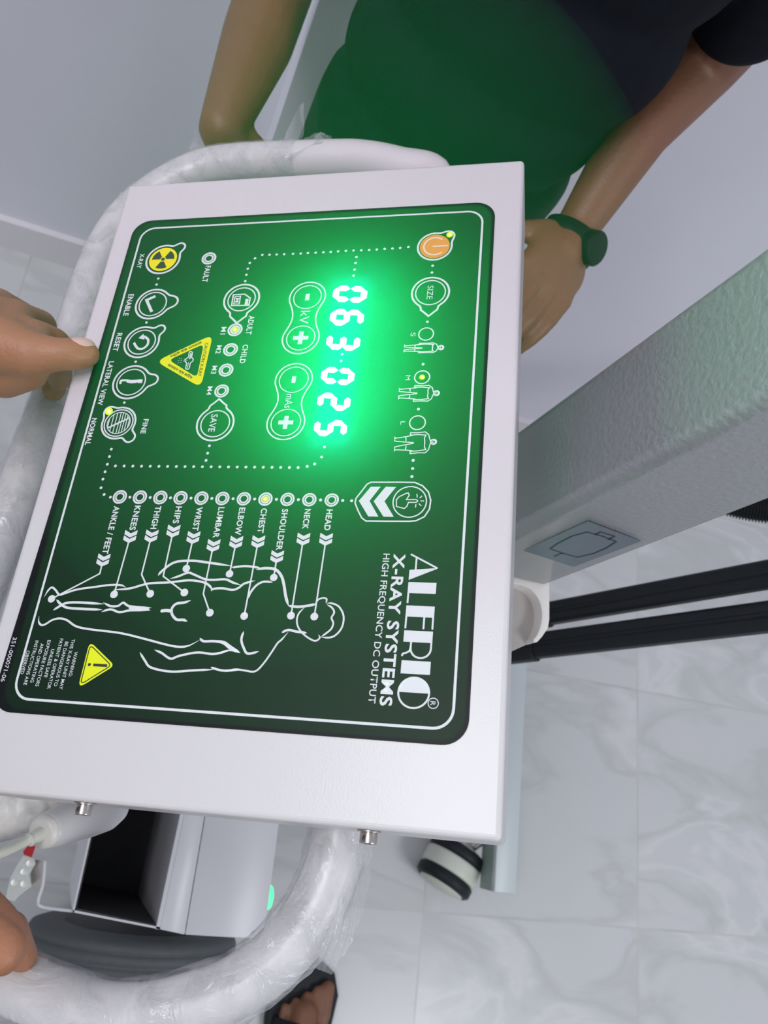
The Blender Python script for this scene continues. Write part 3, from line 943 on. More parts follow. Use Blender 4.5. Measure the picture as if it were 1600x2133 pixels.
hindi = '\u0938\u093e\u0935\u0927\u093e\u0928 \u0915\u094d\u0937-\u0915\u093f\u0930\u0923'
printed(hindi, zc(255, 970), zc(925, 1345), 5.2, 0.01, m=M['ink'], parent=ct, axis=False, w=W2)
printed(hindi, zc(1200, 290), zc(325, 690), 5.2, 0.01, m=M['ink'], parent=ct, axis=False, w=W2, flip=False)
def xtube(bm):
    o1 = [(905, 580), (955, 610), (935, 735), (975, 790), (960, 850), (895, 905), (870, 1030), (820, 1070), (770, 1035), (795, 905), (750, 850), (770, 790), (845, 730), (865, 610)]
    strk(bm, [zc(*p) for p in o1], 2.0, closed=True, smooth=True, n=4)
    strk(bm, [zc(915, 620), zc(880, 790)], 2.4); strk(bm, [zc(845, 880), zc(820, 1030)], 1.2)
    for p in ((795, 820), (740, 790), (715, 840), (655, 780), (645, 830), (635, 880), (600, 765), (575, 830), (560, 890)):
        ring(bm, loc2(*zc(*p)), 0.9 * sc(380, 750), 0, 8)
flat('tube_symbol', xtube, M['print'], ct)

# ---- seven segment digits
SEG = {'0': 'abcdef', '6': 'acdefg', '3': 'abcdg', '2': 'abdeg', '5': 'acdfg'}
SEG['3'] = 'abcdg'
def digit(ch, bx, by, w, h):
    """bx,by pixel of the digit's centre; w,h pixels along reading direction / height"""
    c = loc2(bx, by); s = sc(bx, by)
    hw, hh = w * s / 2, h * s / 2; t = 11.6 * s; sl = 0.10
    def P(x, y): return (c.x + x * hw + y * hh * sl, c.y + y * hh)
    segs = {'a': ((-1, 1), (1, 1)), 'b': ((1, 1), (1, 0)), 'c': ((1, 0), (1, -1)), 'd': ((-1, -1), (1, -1)), 'e': ((-1, 0), (-1, -1)), 'f': ((-1, 1), (-1, 0)), 'g': ((-1, 0), (1, 0))}
    bmd = bmesh.new()
    for q in SEG[ch]:
        (x0, y0), (x1, y1) = segs[q]
        p, r_ = Vector(P(x0, y0)), Vector(P(x1, y1)); d = (r_ - p).normalized(); p += d * t * 0.18; r_ -= d * t * 0.18
        n_ = Vector((-d.y, d.x)) * t / 2; m1, m2 = p + d * t / 2, r_ - d * t / 2
        if q in 'adg': m1, m2 = p + d * t * .30, r_ - d * t * .30
        pts = [p - d * t * .1, m1 + n_, m2 + n_, r_ + d * t * .1, m2 - n_, m1 - n_]
        prism(bmd, [(v.x, v.y) for v in pts], W_FILM, W_FILM + 0.0005)
    return obj('display_digit', bmd, M['digit'], ctrl)
for ch, x, y in (('0', 729.5, 614), ('6', 723, 663), ('3', 715.5, 713.5), ('0', 704, 784.5), ('2', 696, 838), ('5', 689, 893)):
    digit(ch, x, y, 25, 53)

# ---- socket screws on the near edge
for (px, py, vv) in ((150, 1672, 0.0552), (757, 1735, 0.1995)):
    bmS = bmesh.new()
    lathe(bmS, [(0.0, 0.0056), (0.0008, 0.0056)], Vector((U1 + 0.0001, vv, -0.011)), (1, 0, 0), 32)
    lathe(bmS, [(0.0008, 0.0041), (0.0055, 0.0041), (0.0060, 0.0037), (0.0060, 0.0022), (0.0030, 0.0020), (0.0030, 0.0)], Vector((U1 + 0.0001, vv, -0.011)), (1, 0, 0), 32)
    obj('screw', bmS, M['steel'], ctrl, smooth=False, bevel=0.0002)

# ------------------------------------------------------------------ handle ring
WR = -0.088
RT = 0.0155
ringpts_px = [(905, 372, -.088), (830, 348, -.088), (760, 334, -.088), (690, 332, -.088), (500, 339, -.088), (410, 356, -.088), (320, 405, -.088), (250, 470, -.088), (200, 565, -.088), (150, 720, -.088), (85, 900, -.088), (20, 1080, -.088)]
path = [offp(x, y, w) for x, y, w in ringpts_px]
def lw(u, v, w): return PMAT @ Vector((u, v, w))
path += [lw(0.27, -0.103, WR), lw(0.36, -0.104, WR), lw(0.42, -0.085, WR), lw(0.455, -0.03, WR)]
path += [offp(x, y, WR) for x, y in ((215, 2112), (420, 2085), (545, 2020), (635, 1925), (688, 1815), (712, 1710))]
e = loc2(712, 1710, WR)
path += [lw(e.x - 0.06, e.y + 0.006, WR), lw(e.x - 0.16, e.y + 0.008, WR), lw(0.0, e.y + 0.008, WR), lw(-0.07, e.y + 0.005, WR)]
ring_path = catmull([tuple(p) for p in path], 8, closed=True)
han = thing('handle', 'white tubular handle hoop around the control box, wrapped in clear plastic', 'handle', tuple(lw(0.15, 0.03, WR)))
inv = Matrix.Translation(-han.location)
def hobj(name, bm, m, **k):
    bmesh.ops.transform(bm, matrix=inv, verts=bm.verts); return obj(name, bm, m, han, **k)
bm = bmesh.new(); tube(bm, ring_path, RT, 28, closed=True); hobj('tube', bm, M['tube'], smooth=True)
nring = len(ring_path)
def noise1(x): return math.sin(x * 1.7) * 0.5 + math.sin(x * 3.9 + 1.3) * 0.3 + math.sin(x * 9.1 + 0.4) * 0.2
# the wrap covers from the top (index ~ 3*8) round the left side to the near bend
def wrapr(i, n, a):
    t = i / n
    k = 0.0010 + 0.0004 * noise1(a * 2 + i * 0.35) + 0.00015 * noise1(a * 5 - i * 0.8)
    if i > n * 0.60: k += 0.0014 + 0.0012 * noise1(a * 1.0 + i * 0.12)
    return RT + max(0.0008, k)
i0, i1 = 27, 21 * 8 + 2
seg_path = []
for i in range(i0, i1):
    a, b = ring_path[i], ring_path[i + 1]
    seg_path += [a, a.lerp(b, 0.5)]
bm = bmesh.new(); tube(bm, seg_path, RT, 36, closed=False, cap=False, rfun=wrapr)
wr = hobj('plastic_wrap', bm, M['wrap'], smooth=True); wr['label'] = 'clear crinkled stretch wrap'

# stretched film bridging the near bend
def sheet(name, rows, m, parent=None, amp=0.0015, n=14):
    """rows: list of world polylines with equal point counts"""
    bm = bmesh.new(); G = []
    for r, row in enumerate(rows):
        pr = catmull([tuple(p) for p in row], n)
        G.append(pr)
    H = []
    nr = 14
    for k in range(len(G) - 1):
        for j in range(nr if k < len(G) - 2 else nr + 1):
            t = j / nr
            H.append([G[k][q].lerp(G[k + 1][q], t) + Vector((0, 0, 1)) * amp * noise1(q * 0.13 * 3 + (k * nr + j) * 0.9) for q in range(len(G[k]))])
    V_ = [[bm.verts.new(p) for p in row] for row in H]
    for a, b in zip(V_, V_[1:]):
        for q in range(len(a) - 1): bm.faces.new((a[q], a[q + 1], b[q + 1], b[q]))
    if parent is han: bmesh.ops.transform(bm, matrix=inv, verts=bm.verts)
    return obj(name, bm, m, parent, smooth=True)
sheet('loose_film', [[offp(655, 1755, WR + .012), offp(625, 1830, WR + .012), offp(575, 1905, WR + .012), offp(500, 1985, WR + .012), (offp(400, 2040, WR + .012)), offp(280, 2062, WR + .012)],
                     [offp(672, 1760, WR + .017), offp(655, 1850, WR + .017), offp(600, 1950, WR + .017), offp(525, 2030, WR + .017), offp(420, 2075, WR + .017), offp(290, 2100, WR + .017)]], M['wrapsheet'], han)
sheet('loose_film', [[offp(775, 1760, WR + .006), offp(768, 1850, WR + .006), offp(738, 1950, WR + .004), offp(690, 2030, WR)],
                     [offp(735, 1760, WR + .016), offp(725, 1850, WR + .016), offp(690, 1940, WR + .016), offp(640, 2010, WR + .016)]], M['wrapsheet'], han)
sheet('loose_film', [[offp(585, 305, WR - .005), offp(600, 268, WR), offp(622, 225, WR + .01), offp(634, 212, WR + .012)],
                     [offp(600, 312, WR + .004), offp(628, 290, WR + .006), offp(634, 262, WR + .012), offp(632, 230, WR + .015)]], M['wrapsheet'], han, amp=0.001)
sheet('loose_film', [[offp(590, 312, WR + .004), offp(640, 286, WR + .008), offp(665, 276, WR + .01), offp(690, 284, WR + .006)],
                     [offp(600, 330, WR + .015), offp(645, 305, WR + .016), offp(668, 298, WR + .016), offp(696, 302, WR + .012)]], M['wrapsheet'], han, amp=0.001)
sheet('loose_film', [[offp(392, 318, WR), offp(398, 300, WR - .01), offp(406, 284, WR - .02), offp(404, 262, WR - .02)],
                     [offp(432, 312, WR), offp(424, 306, WR - .01), offp(415, 296, WR - .02), offp(410, 280, WR - .02)]], M['wrapsheet'], han, amp=0.0005)
bm = bmesh.new()
# two stays that carry the box on the hoop
bm.free()
for (u, v) in ((0.05, 0.168), (0.27, 0.178)):
    bm = bmesh.new(); cyl(bm, PMAT @ Vector((u, v, -0.0745)), PMAT @ Vector((u, v, -0.0605)), 0.012)
    hobj('mounting_stay', bm, M['box'])

# ------------------------------------------------------------------ column
cxp = 0.245
kc = aty(1370, 955, 1.0); ratio_c = 1.0 / kc.x
ya = cxp * ratio_c
ku = aty(1340, 692.5, 1.0); yb = cxp / ku.x
kr = aty(1380, 1125, 1.0); xr = ya * kr.x + 0.005
zb = aty(1147, 1220, ya).z
colm = thing('column', 'tall grey textured steel column rising beside the control box', 'column', (cxp, ya, zb))
bm = bmesh.new(); rr = 0.009
prf = rrect(cxp, ya, xr, yb, rr, 8)
prism(bm, [(x - cxp, y - ya) for x, y in prf], 0.0, 1.15)
co = obj('post', bm, M['column'], colm, smooth=True)
for p in co.data.polygons: p.use_smooth = len(p.vertices) == 4
# sticker with the plate symbol, on the near face
st = [aty(x, y, ya) for x, y in ((1090, 1146), (1225, 1084), (1336, 1126), (1195, 1180))]
xs_ = [p.x for p in st]; zs_ = [p.z for p in st]
def stick(name, ptsw, m, d, parent, thick=0.0002):
    bm = bmesh.new()
    a = [bm.verts.new((p.x - cxp, -d, p.z - zb)) for p in ptsw]; f = bm.faces.new(a)
    bmesh.ops.triangulate(bm, faces=[f]); return obj(name, bm, m, parent)
so = stick('sticker', st, M['sticker'], 0.0004, colm); so['label'] = 'grey sticker with a black line drawing'
def zs(X, Y): return (1000 + X / 2.6667, 700 + Y / 2.6667)
bm = bmesh.new()
def stl(pp, w, closed=False):
    P = [aty(*zs(*p), ya) for p in pp]
    b2 = bmesh.new(); stroke(b2, [(p.x - cxp, p.z - zb) for p in P], w, closed=closed, smooth=False)
    me = bpy.data.meshes.new('x'); b2.to_mesh(me); b2.free()
    base = len(bm.verts); vs = [bm.verts.new((v.co.x, -0.0007, v.co.y)) for v in me.vertices]
    for p in me.polygons: bm.faces.new([vs[i] for i in p.vertices])
stl([(390, 1178), (430, 1150), (510, 1108), (595, 1085), (680, 1108), (757, 1138), (700, 1175), (630, 1205), (540, 1225), (460, 1203)], 0.0011, True)
stl([(640, 1100), (670, 1085), (748, 1108), (712, 1128)], 0.0011)
stl([(412, 1220), (440, 1210), (460, 1200)], 0.0011)
obj('line_drawing', bm, M['ink'], so)

# ------------------------------------------------------------------ saddle bracket
zsd = aty(1147, 1220, ya).z - 0.004
def S2(x, y): p = atz(x, y, zsd); return (p.x, p.y)
sad = thing('tube_saddle', 'white plastic saddle bracket with a rounded hollow under the column', 'bracket', (*S2(1110, 1270), zsd))
ox, oy = S2(1110, 1270)
outer = [(1040, 1183), (1140, 1209), (1145, 1215), (1145, 1290), (1142, 1308), (1130, 1326), (1120, 1337), (1112, 1339)]
inner_ = [(1111, 1332), (1119, 1322), (1127, 1300), (1129, 1275), (1123, 1250), (1108, 1230), (1088, 1219), (1062, 1215), (1040, 1213)]
inner = [(p.x, p.y) for p in catmull([(x, y, 0) for x, y in inner_], 4)]
bm = bmesh.new()
prism(bm, [(S2(*p)[0] - ox, S2(*p)[1] - oy) for p in outer + inner], -0.05, 0.0)
obj('cradle', bm, M['saddle'], sad, bevel=0.0015)
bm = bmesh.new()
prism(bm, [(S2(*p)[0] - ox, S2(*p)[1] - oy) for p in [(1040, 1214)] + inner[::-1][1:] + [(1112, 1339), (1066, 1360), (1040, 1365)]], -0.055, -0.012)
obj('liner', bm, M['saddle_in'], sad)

# ------------------------------------------------------------------ black struts
def prism_between(bm, a, b, w, h, side):
    d = (b - a).normalized(); s_ = (side - d * side.dot(d)).normalized(); t_ = d.cross(s_)
    prof = [(-w / 2, -h * .3), (-w * .38, -h / 2), (w * .38, -h / 2), (w / 2, -h * .3), (w / 2, h * .3), (w * .38, h / 2), (w * .1, h / 2), (w * .06, h * .42), (-w * .06, h * .42), (-w * .1, h / 2), (-w * .38, h / 2), (-w / 2, h * .3)]
    A = [bm.verts.new(a + s_ * x + t_ * y) for x, y in prof]; B = [bm.verts.new(b + s_ * x + t_ * y) for x, y in prof]
    n = len(prof)
    for i in range(n): bm.faces.new((A[i], A[(i + 1) % n], B[(i + 1) % n], B[i]))
    bm.faces.new(A[::-1]); bm.faces.new(B)
for (pa, pb, wl, lab) in (((1145, 1278), (1600, 1197), 0.0355, 'upper black rubber strut, the one nearer the column'), ((1065, 1352), (1600, 1285), 0.0385, 'lower black rubber strut, the one farther from the column')):
    a, b = atd(*pa, 1.05), atd(*pb, 0.83)
    d = (b - a); sv_ = Vector((0, 1, 0))
    lo_p = a - d * ((a.z - 0.150) / d.z); hi_p = b + d * 1.1
    t_ = thing('strut', lab, 'strut', tuple(lo_p), 'black struts beside the column')
    bm = bmesh.new(); prism_between(bm, Vector((0, 0, 0)), hi_p - lo_p, wl * 0.84, wl * 0.5, sv_); obj('bar', bm, M['black'], t_, bevel=0.0015)
    e_ = a + d * (0.0 if pa[0] == 1145 else 0.12)
    bm = bmesh.new(); prism_between(bm, e_ - d * 0.5 - lo_p, e_ - lo_p, wl * 0.98, wl * 0.62, sv_); obj('sleeve', bm, M['black'], t_, bevel=0.0015)

# ------------------------------------------------------------------ corrugated hose
hp = [atd(1440, 1010, 1.16), atd(1500, 1040, 1.14), atd(1570, 1058, 1.12), atd(1650, 1062, 1.10), atd(1760, 1050, 1.08), atd(1900, 1000, 1.05)]
hpp = catmull([tuple(p) for p in hp], 60)
o0 = hpp[0].copy()
bm = bmesh.new(); tube(bm, [p - o0 for p in hpp], 0.018, 24, rfun=lambda i, n, a: 0.0185 + 0.0022 * math.sin(i * 1.25))
ho = obj('corrugated_hose', bm, M['black'], smooth=True); ho.location = o0
tag(ho, 'black corrugated hose curving out behind the grey column', 'hose')

# ------------------------------------------------------------------ chassis with leg and cabinet
cha = thing('machine_base', 'low painted metal machine base on the tiled floor with a pale side leg', 'machine base', (0.3, 0.2, 0))
def cobj(name, bm, m, **k):
    bmesh.ops.translate(bm, vec=(-0.3, -0.2, 0), verts=bm.verts); return obj(name, bm, m, cha, **k)
ZL = 0.14
x_in, x_out = atz(1030, 1860, ZL).x, atz(1075, 1860, ZL).x
yl = atz(1050, 1860, ZL).y
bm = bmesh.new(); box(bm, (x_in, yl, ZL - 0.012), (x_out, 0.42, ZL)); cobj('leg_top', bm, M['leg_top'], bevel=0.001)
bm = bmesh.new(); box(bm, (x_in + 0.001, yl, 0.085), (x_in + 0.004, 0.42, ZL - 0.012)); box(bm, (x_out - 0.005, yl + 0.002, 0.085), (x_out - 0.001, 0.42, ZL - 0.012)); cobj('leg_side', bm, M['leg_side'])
bm = bmesh.new(); box(bm, (0.08, 0.1005, 0.05), (x_in + 0.001, 0.42, 0.13)); cobj('deck', bm, M['cabinet'], bevel=0.003)
bm = bmesh.new(); box(bm, (0.255, ya + 0.012, 0.13), (0.295, yb - 0.012, zb - 0.0005)); cobj('pedestal', bm, M['column'], bevel=0.004)

cab = thing('cabinet', 'pale metal cabinet with an open bin, dark inside, beneath the control box', 'cabinet', (0.14, 0, 0))
ZR = 0.55
def C2(x, y): p = atz(x, y, ZR); return (p.x - 0.14, p.y)
A_, B_, Cc, D_ = C2(150, 1900), C2(333, 1936), C2(550, 1957), C2(583, 1700)
E_, F_ = C2(386, 1684), C2(192, 1712)
S1_, S2_ = C2(384, 1947), C2(428, 1688)
YB = 0.10
def ext(p, q, y):
    t = (y - p[1]) / (q[1] - p[1]); return (p[0] + (q[0] - p[0]) * t, y)
Atop, Btop, Ctop = ext(A_, F_, YB), ext(B_, E_, YB), ext(Cc, D_, YB)
Stop = ext(S1_, S2_, YB)
bm = bmesh.new(); prism(bm, [(S1_[0] + 0.0009, S1_[1]), Cc, Ctop, (Stop[0] + 0.0009, YB)], 0.05, ZR); cobj_ = obj('body', bm, M['cabinet'], cab, bevel=0.0008)
bm = bmesh.new(); prism(bm, [B_, S1_, Stop, Btop], 0.05, ZR); obj('side_flange', bm, M['cabinet'], cab, bevel=0.0008)
# bin: thin sheet walls round a dark pocket
th = 0.002; ZBOT = 0.33
bm = bmesh.new()
prism(bm, [A_, (A_[0] + th, A_[1]), (Atop[0] + th, YB), Atop], ZBOT - 0.01, ZR)
prism(bm, [A_, (A_[0], A_[1] + th), (B_[0], B_[1] + th), B_], ZBOT - 0.01, ZR)
prism(bm, [(B_[0] - 0.004, B_[1]), B_, Btop, (Btop[0] - 0.004, YB)], ZBOT - 0.01, ZR)
prism(bm, [(Atop[0], YB - th), Atop, Btop, (Btop[0], YB - th)], ZBOT - 0.01, ZR)
prism(bm, [A_, B_, Btop, Atop], ZBOT - 0.012, ZBOT - 0.01)
obj('bin', bm, M['cabinet'], cab)
bm = bmesh.new()  # bin floor and two inner walls coloured dark grey
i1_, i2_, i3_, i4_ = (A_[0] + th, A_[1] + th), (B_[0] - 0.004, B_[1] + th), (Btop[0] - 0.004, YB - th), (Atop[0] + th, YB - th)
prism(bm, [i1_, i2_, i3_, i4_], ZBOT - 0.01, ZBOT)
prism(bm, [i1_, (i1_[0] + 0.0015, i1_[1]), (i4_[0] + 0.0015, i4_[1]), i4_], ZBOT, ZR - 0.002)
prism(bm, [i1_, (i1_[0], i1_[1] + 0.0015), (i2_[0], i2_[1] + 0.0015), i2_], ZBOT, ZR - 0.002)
li = obj('bin_inside', bm, M['dark'], cab); li['label'] = 'dark inner faces of the bin'
# rocker lamp on the side
lp = atz(562, 1866, ZR - 0.03)
bm = bmesh.new()
lathe(bm, [(0.0, 0.0130), (0.003, 0.0130), (0.006, 0.0105), (0.0078, 0.005), (0.008, 0.0)], Vector((Cc[0] - 0.001, lp.y, ZR - 0.0165)), (1, 0, 0), 32)
pl = obj('power_lamp', bm, M['powerled'], cab, smooth=True); pl['label'] = 'bright green power lamp'

# bent wire loop at the bin
wp = [atz(94, 1792, 0.6), atz(90, 1840, 0.6), atz(80, 1876, 0.6), atz(90, 1889, 0.6), atz(150, 1897, 0.58)]
bm = bmesh.new(); tube(bm, [p - Vector((0.14, 0, 0)) for p in catmull([tuple(p) for p in wp], 6)], 0.0016, 10)
obj('wire_loop', bm, M['cabinet'], cab, smooth=True)

# ------------------------------------------------------------------ rear wheel
wh = thing('wheel', 'large grey rubber wheel beside the pale cabinet', 'wheel', (0.150, -0.222, 0.0))
Rw = 0.146
bm = bmesh.new()
hwd = 0.031
prof = [(-hwd, Rw * .70), (-hwd, Rw * .88), (-hwd * .85, Rw * .965), (-hwd * .55, Rw * .995), (-hwd * .52, Rw * .985), (-hwd * .45, Rw * .985), (-hwd * .42, Rw), (-hwd * .1, Rw), (-hwd * .06, Rw * .988), (hwd * .06, Rw * .988), (hwd * .1, Rw), (hwd * .42, Rw), (hwd * .45, Rw * .985), (hwd * .52, Rw * .985), (hwd * .55, Rw * .995), (hwd * .85, Rw * .965), (hwd, Rw * .88), (hwd, Rw * .70)]
lathe(bm, prof, (0, 0, Rw), (0, 1, 0), 96); obj('tyre', bm, M['tyre'], wh, smooth=True)
bm = bmesh.new(); lathe(bm, [(-hwd * 1.02, 0.02), (-hwd * 1.05, Rw * .66), (-hwd * .9, Rw * .71), (hwd * .9, Rw * .71), (hwd * 1.05, Rw * .66), (hwd * 1.02, 0.02)], (0, 0, Rw), (0, 1, 0), 64); obj('hub', bm, M['dark'], wh, smooth=True)  # hub coloured dark to carry the shade between bin and tyre
bm = bmesh.new(); cyl(bm, (0, 0, Rw), (0, 0.070, Rw), 0.010); obj('axle', bm, M['steel'], wh, smooth=True)

# ------------------------------------------------------------------ caster
cp = atz(944, 1806, 0.062)
ca = thing('caster', 'twin-wheel caster with cream centre and black tyres by the base leg', 'caster', (cp.x, cp.y, 0))
axd = (atz(925, 1845, 0.062) - atz(958, 1780, 0.062)); axd.z = 0; axd.normalize()
Rc = 0.052
def ctyre(t0, t1, name='tyre', m='black', r=Rc, sh=0.9):
    bm = bmesh.new(); mth = (t1 - t0)
    lathe(bm, [(t0, r * .6), (t0, r * sh), (t0 + mth * .2, r), (t1 - mth * .2, r), (t1, r * sh), (t1, r * .6)], (0, 0, Rc), axd, 56); return obj(name, bm, M[m], ca, smooth=True)
ctyre(-0.036, -0.014); ctyre(0.014, 0.036)
ctyre(-0.014, 0.014, 'centre_band', 'hub', Rc * 1.005, 0.99)
bm = bmesh.new(); lathe(bm, [(0.032, Rc * .82), (0.0385, Rc * .78), (0.040, 0.0)], (0, 0, Rc), axd, 48); obj('hub_cover', bm, M['hub'], ca, smooth=True)
bm = bmesh.new(); lathe(bm, [(-0.032, Rc * .82), (-0.0385, Rc * .78), (-0.040, 0.0)], (0, 0, Rc), axd, 48); obj('hub_cover', bm, M['hub'], ca, smooth=True)
bm = bmesh.new(); ccx = x_in + 0.02 - cp.x
tube(bm, catmull([(0, 0, Rc * 1.0), (0.03, 0.045, Rc * 1.7), (ccx, 0.07, 0.112), (ccx, 0.07, 0.127)], 8), 0.010, 14); obj('stem', bm, M['steel'], ca, smooth=True)

# ------------------------------------------------------------------ hand switch holder with cable, toggle clamp
hsw = thing('hand_switch', 'white plastic hand switch with a cream cable, below the near edge of the box', 'switch', tuple(atd(170, 1700, 0.50)))
h0 = hsw.location.copy()
pA, pB = atd(94, 1732, 0.47), atd(232, 1672, 0.53)
bm = bmesh.new(); ax_ = (pB - pA)
L3 = ax_.length
lathe(bm, [(0.0, 0.0095), (0.002, 0.0105), (L3 * .25, 0.0120), (L3 * .6, 0.0150), (L3 * .85, 0.0160), (L3 * 1.0, 0.0140), (L3 * 1.12, 0.006)], pA - h0, ax_, 36); obj('grip', bm, M['tube'], hsw, smooth=True)
bm = bmesh.new()
lathe(bm, [(-0.004, 0.0070), (-0.003, 0.0092), (0.0, 0.0098), (0.001, 0.0098)], pA - h0, ax_, 32)
obj('collar', bm, M['saddle'], hsw, smooth=True)
bm = bmesh.new()
pc = catmull([tuple(p - h0) for p in (pA, atd(72, 1744, 0.462), atd(45, 1757, 0.455), atd(0, 1778, 0.44), atd(-70, 1800, 0.43))], 8)
tube(bm, pc, 0.0032, 16, rfun=lambda i, n, a: 0.0052 - 0.0024 * min(1, i / 12) + (0.0012 if i in (11, 12) else 0)); obj('cable', bm, M['cable'], hsw, smooth=True)

cc_ = thing('cable_sleeve', 'translucent white plastic sleeve at the near left corner of the box', 'sleeve', tuple(atd(60, 1690, 0.50)))
c0_ = cc_.location.copy()
bm = bmesh.new()
sp_ = catmull([tuple(p) for p in (atd(-140, 1735, 0.49), atd(-40, 1708, 0.50), atd(60, 1682, 0.51), atd(150, 1652, 0.53), atd(220, 1625, 0.55))], 30)
tube(bm, [p - c0_ for p in sp_], 0.0150, 32, rfun=lambda i, n, a: 0.0150 + 0.0004 * math.sin(i * 0.8) + 0.0008 * noise1(a + i * 0.06)); obj('sleeve', bm, M['saddle'], cc_, smooth=True)
bm = bmesh.new()
tube(bm, [p - c0_ for p in sp_], 0.0165, 32, cap=False, rfun=lambda i, n, a: 0.0166 + 0.0009 * noise1(a * 2 + i * 0.11)); obj('plastic_wrap', bm, M['wrap'], cc_, smooth=True)

tg = thing('toggle_clamp', 'small zinc toggle clamp with a red grip, left of the dark bin', 'clamp', tuple(atd(50, 1820, 0.80)))
t0_ = tg.location.copy()
def tp(x, y, d=0.80): return atd(x, y, d) - t0_
def plate(pp, th_, d, name, m):
    bm = bmesh.new()
    v1 = ray(50, 1820).normalized() * th_
    A = [bm.verts.new(tp(x, y, d)) for x, y in pp]; B = [bm.verts.new(tp(x, y, d) + v1) for x, y in pp]
    n = len(pp); f1, f2 = bm.faces.new(A), bm.faces.new(B[::-1])
    for i in range(n): bm.faces.new((A[i], A[(i + 1) % n], B[(i + 1) % n], B[i]))
    bmesh.ops.triangulate(bm, faces=[f1, f2]); return obj(name, bm, M[m], tg)
zn = mat('zinc_plate', (0.72, 0.74, 0.70), 0.42, metal=0.55, noise=0.08, nscale=200); M['zinc'] = zn
plate([(48, 1783), (60, 1785), (72, 1790), (74, 1800), (60, 1822), (62, 1830), (66, 1846), (40, 1866), (30, 1878), (12, 1872), (16, 1852), (20, 1832), (30, 1812)], 0.004, 0.79, 'lever_plate', 'zinc')
plate([(72, 1790), (94, 1794), (86, 1850), (66, 1848), (64, 1820)], 0.004, 0.80, 'base_plate', 'steel')
plate([(12, 1874), (26, 1880), (16, 1918), (2, 1914)], 0.006, 0.79, 'spindle', 'steel')
plate([(75, 1761), (66, 1786), (50, 1780), (48, 1774), (58, 1761), (70, 1740), (80, 1744)], 0.008, 0.785, 'grip', 'red')
for x, y in ((62, 1798), (50, 1816), (30, 1838), (50, 1841)):
    bm = bmesh.new(); d_ = ray(x, y).normalized()
    cyl(bm, tp(x, y, 0.79) - d_ * 0.0015, tp(x, y, 0.79), 0.0036, seg=20); obj('rivet', bm, M['zinc'], tg, bevel=0.0004)


# ------------------------------------------------------------------ people
def capsule(bm, p0, r0, p1, r1, seg=16):
    p0, p1 = Vector(p0), Vector(p1); d = p1 - p0; L = d.length
    if L < 1e-6: d = Vector((0, 0, 1)); L = 1e-6
    d.normalize(); n1 = d.orthogonal().normalized(); n2 = d.cross(n1)
    prof = []
    for k in range(7): a = -PI / 2 + PI / 2 * k / 6; prof.append((p0 + d * (math.sin(a) * r0), math.cos(a) * r0))
    for k in range(7): a = PI / 2 * k / 6; prof.append((p1 + d * (math.sin(a) * r1), math.cos(a) * r1))
    rings = [[bm.verts.new(c + (n1 * math.cos(2 * PI * j / seg) + n2 * math.sin(2 * PI * j / seg)) * max(r, 1e-4)) for j in range(seg)] for c, r in prof]
    for A, B in zip(rings, rings[1:]):
        for j in range(seg): bm.faces.new((A[j], A[(j + 1) % seg], B[(j + 1) % seg], B[j]))
    bm.faces.new(rings[0][::-1]); bm.faces.new(rings[-1])


def ellipsoid(bm, c, rx, ry, rz, rot=None):
    r = bmesh.ops.create_uvsphere(bm, u_segments=24, v_segments=16, radius=1.0)
    m_ = Matrix.Translation(Vector(c)) @ (rot.to_4x4() if rot is not None else Matrix.Identity(4)) @ Matrix.Diagonal((rx, ry, rz, 1))
    bmesh.ops.transform(bm, matrix=m_, verts=r['verts'])


def chain(bm, pts):
    for (a, ra), (b, rb) in zip(pts, pts[1:]): capsule(bm, a, ra, b, rb)


def organic(name, bm, m, parent, voxel=0.003, it=6, origin=None):
    if origin is not None: bmesh.ops.translate(bm, vec=-Vector(origin), verts=bm.verts)
    o = obj(name, bm, m, parent)
    r = o.modifiers.new('merge', 'REMESH'); r.mode = 'VOXEL'; r.voxel_size = voxel; r.use_smooth_shade = True
    s_ = o.modifiers.new('soften', 'SMOOTH'); s_.iterations = it; s_.factor = 0.5
    return o


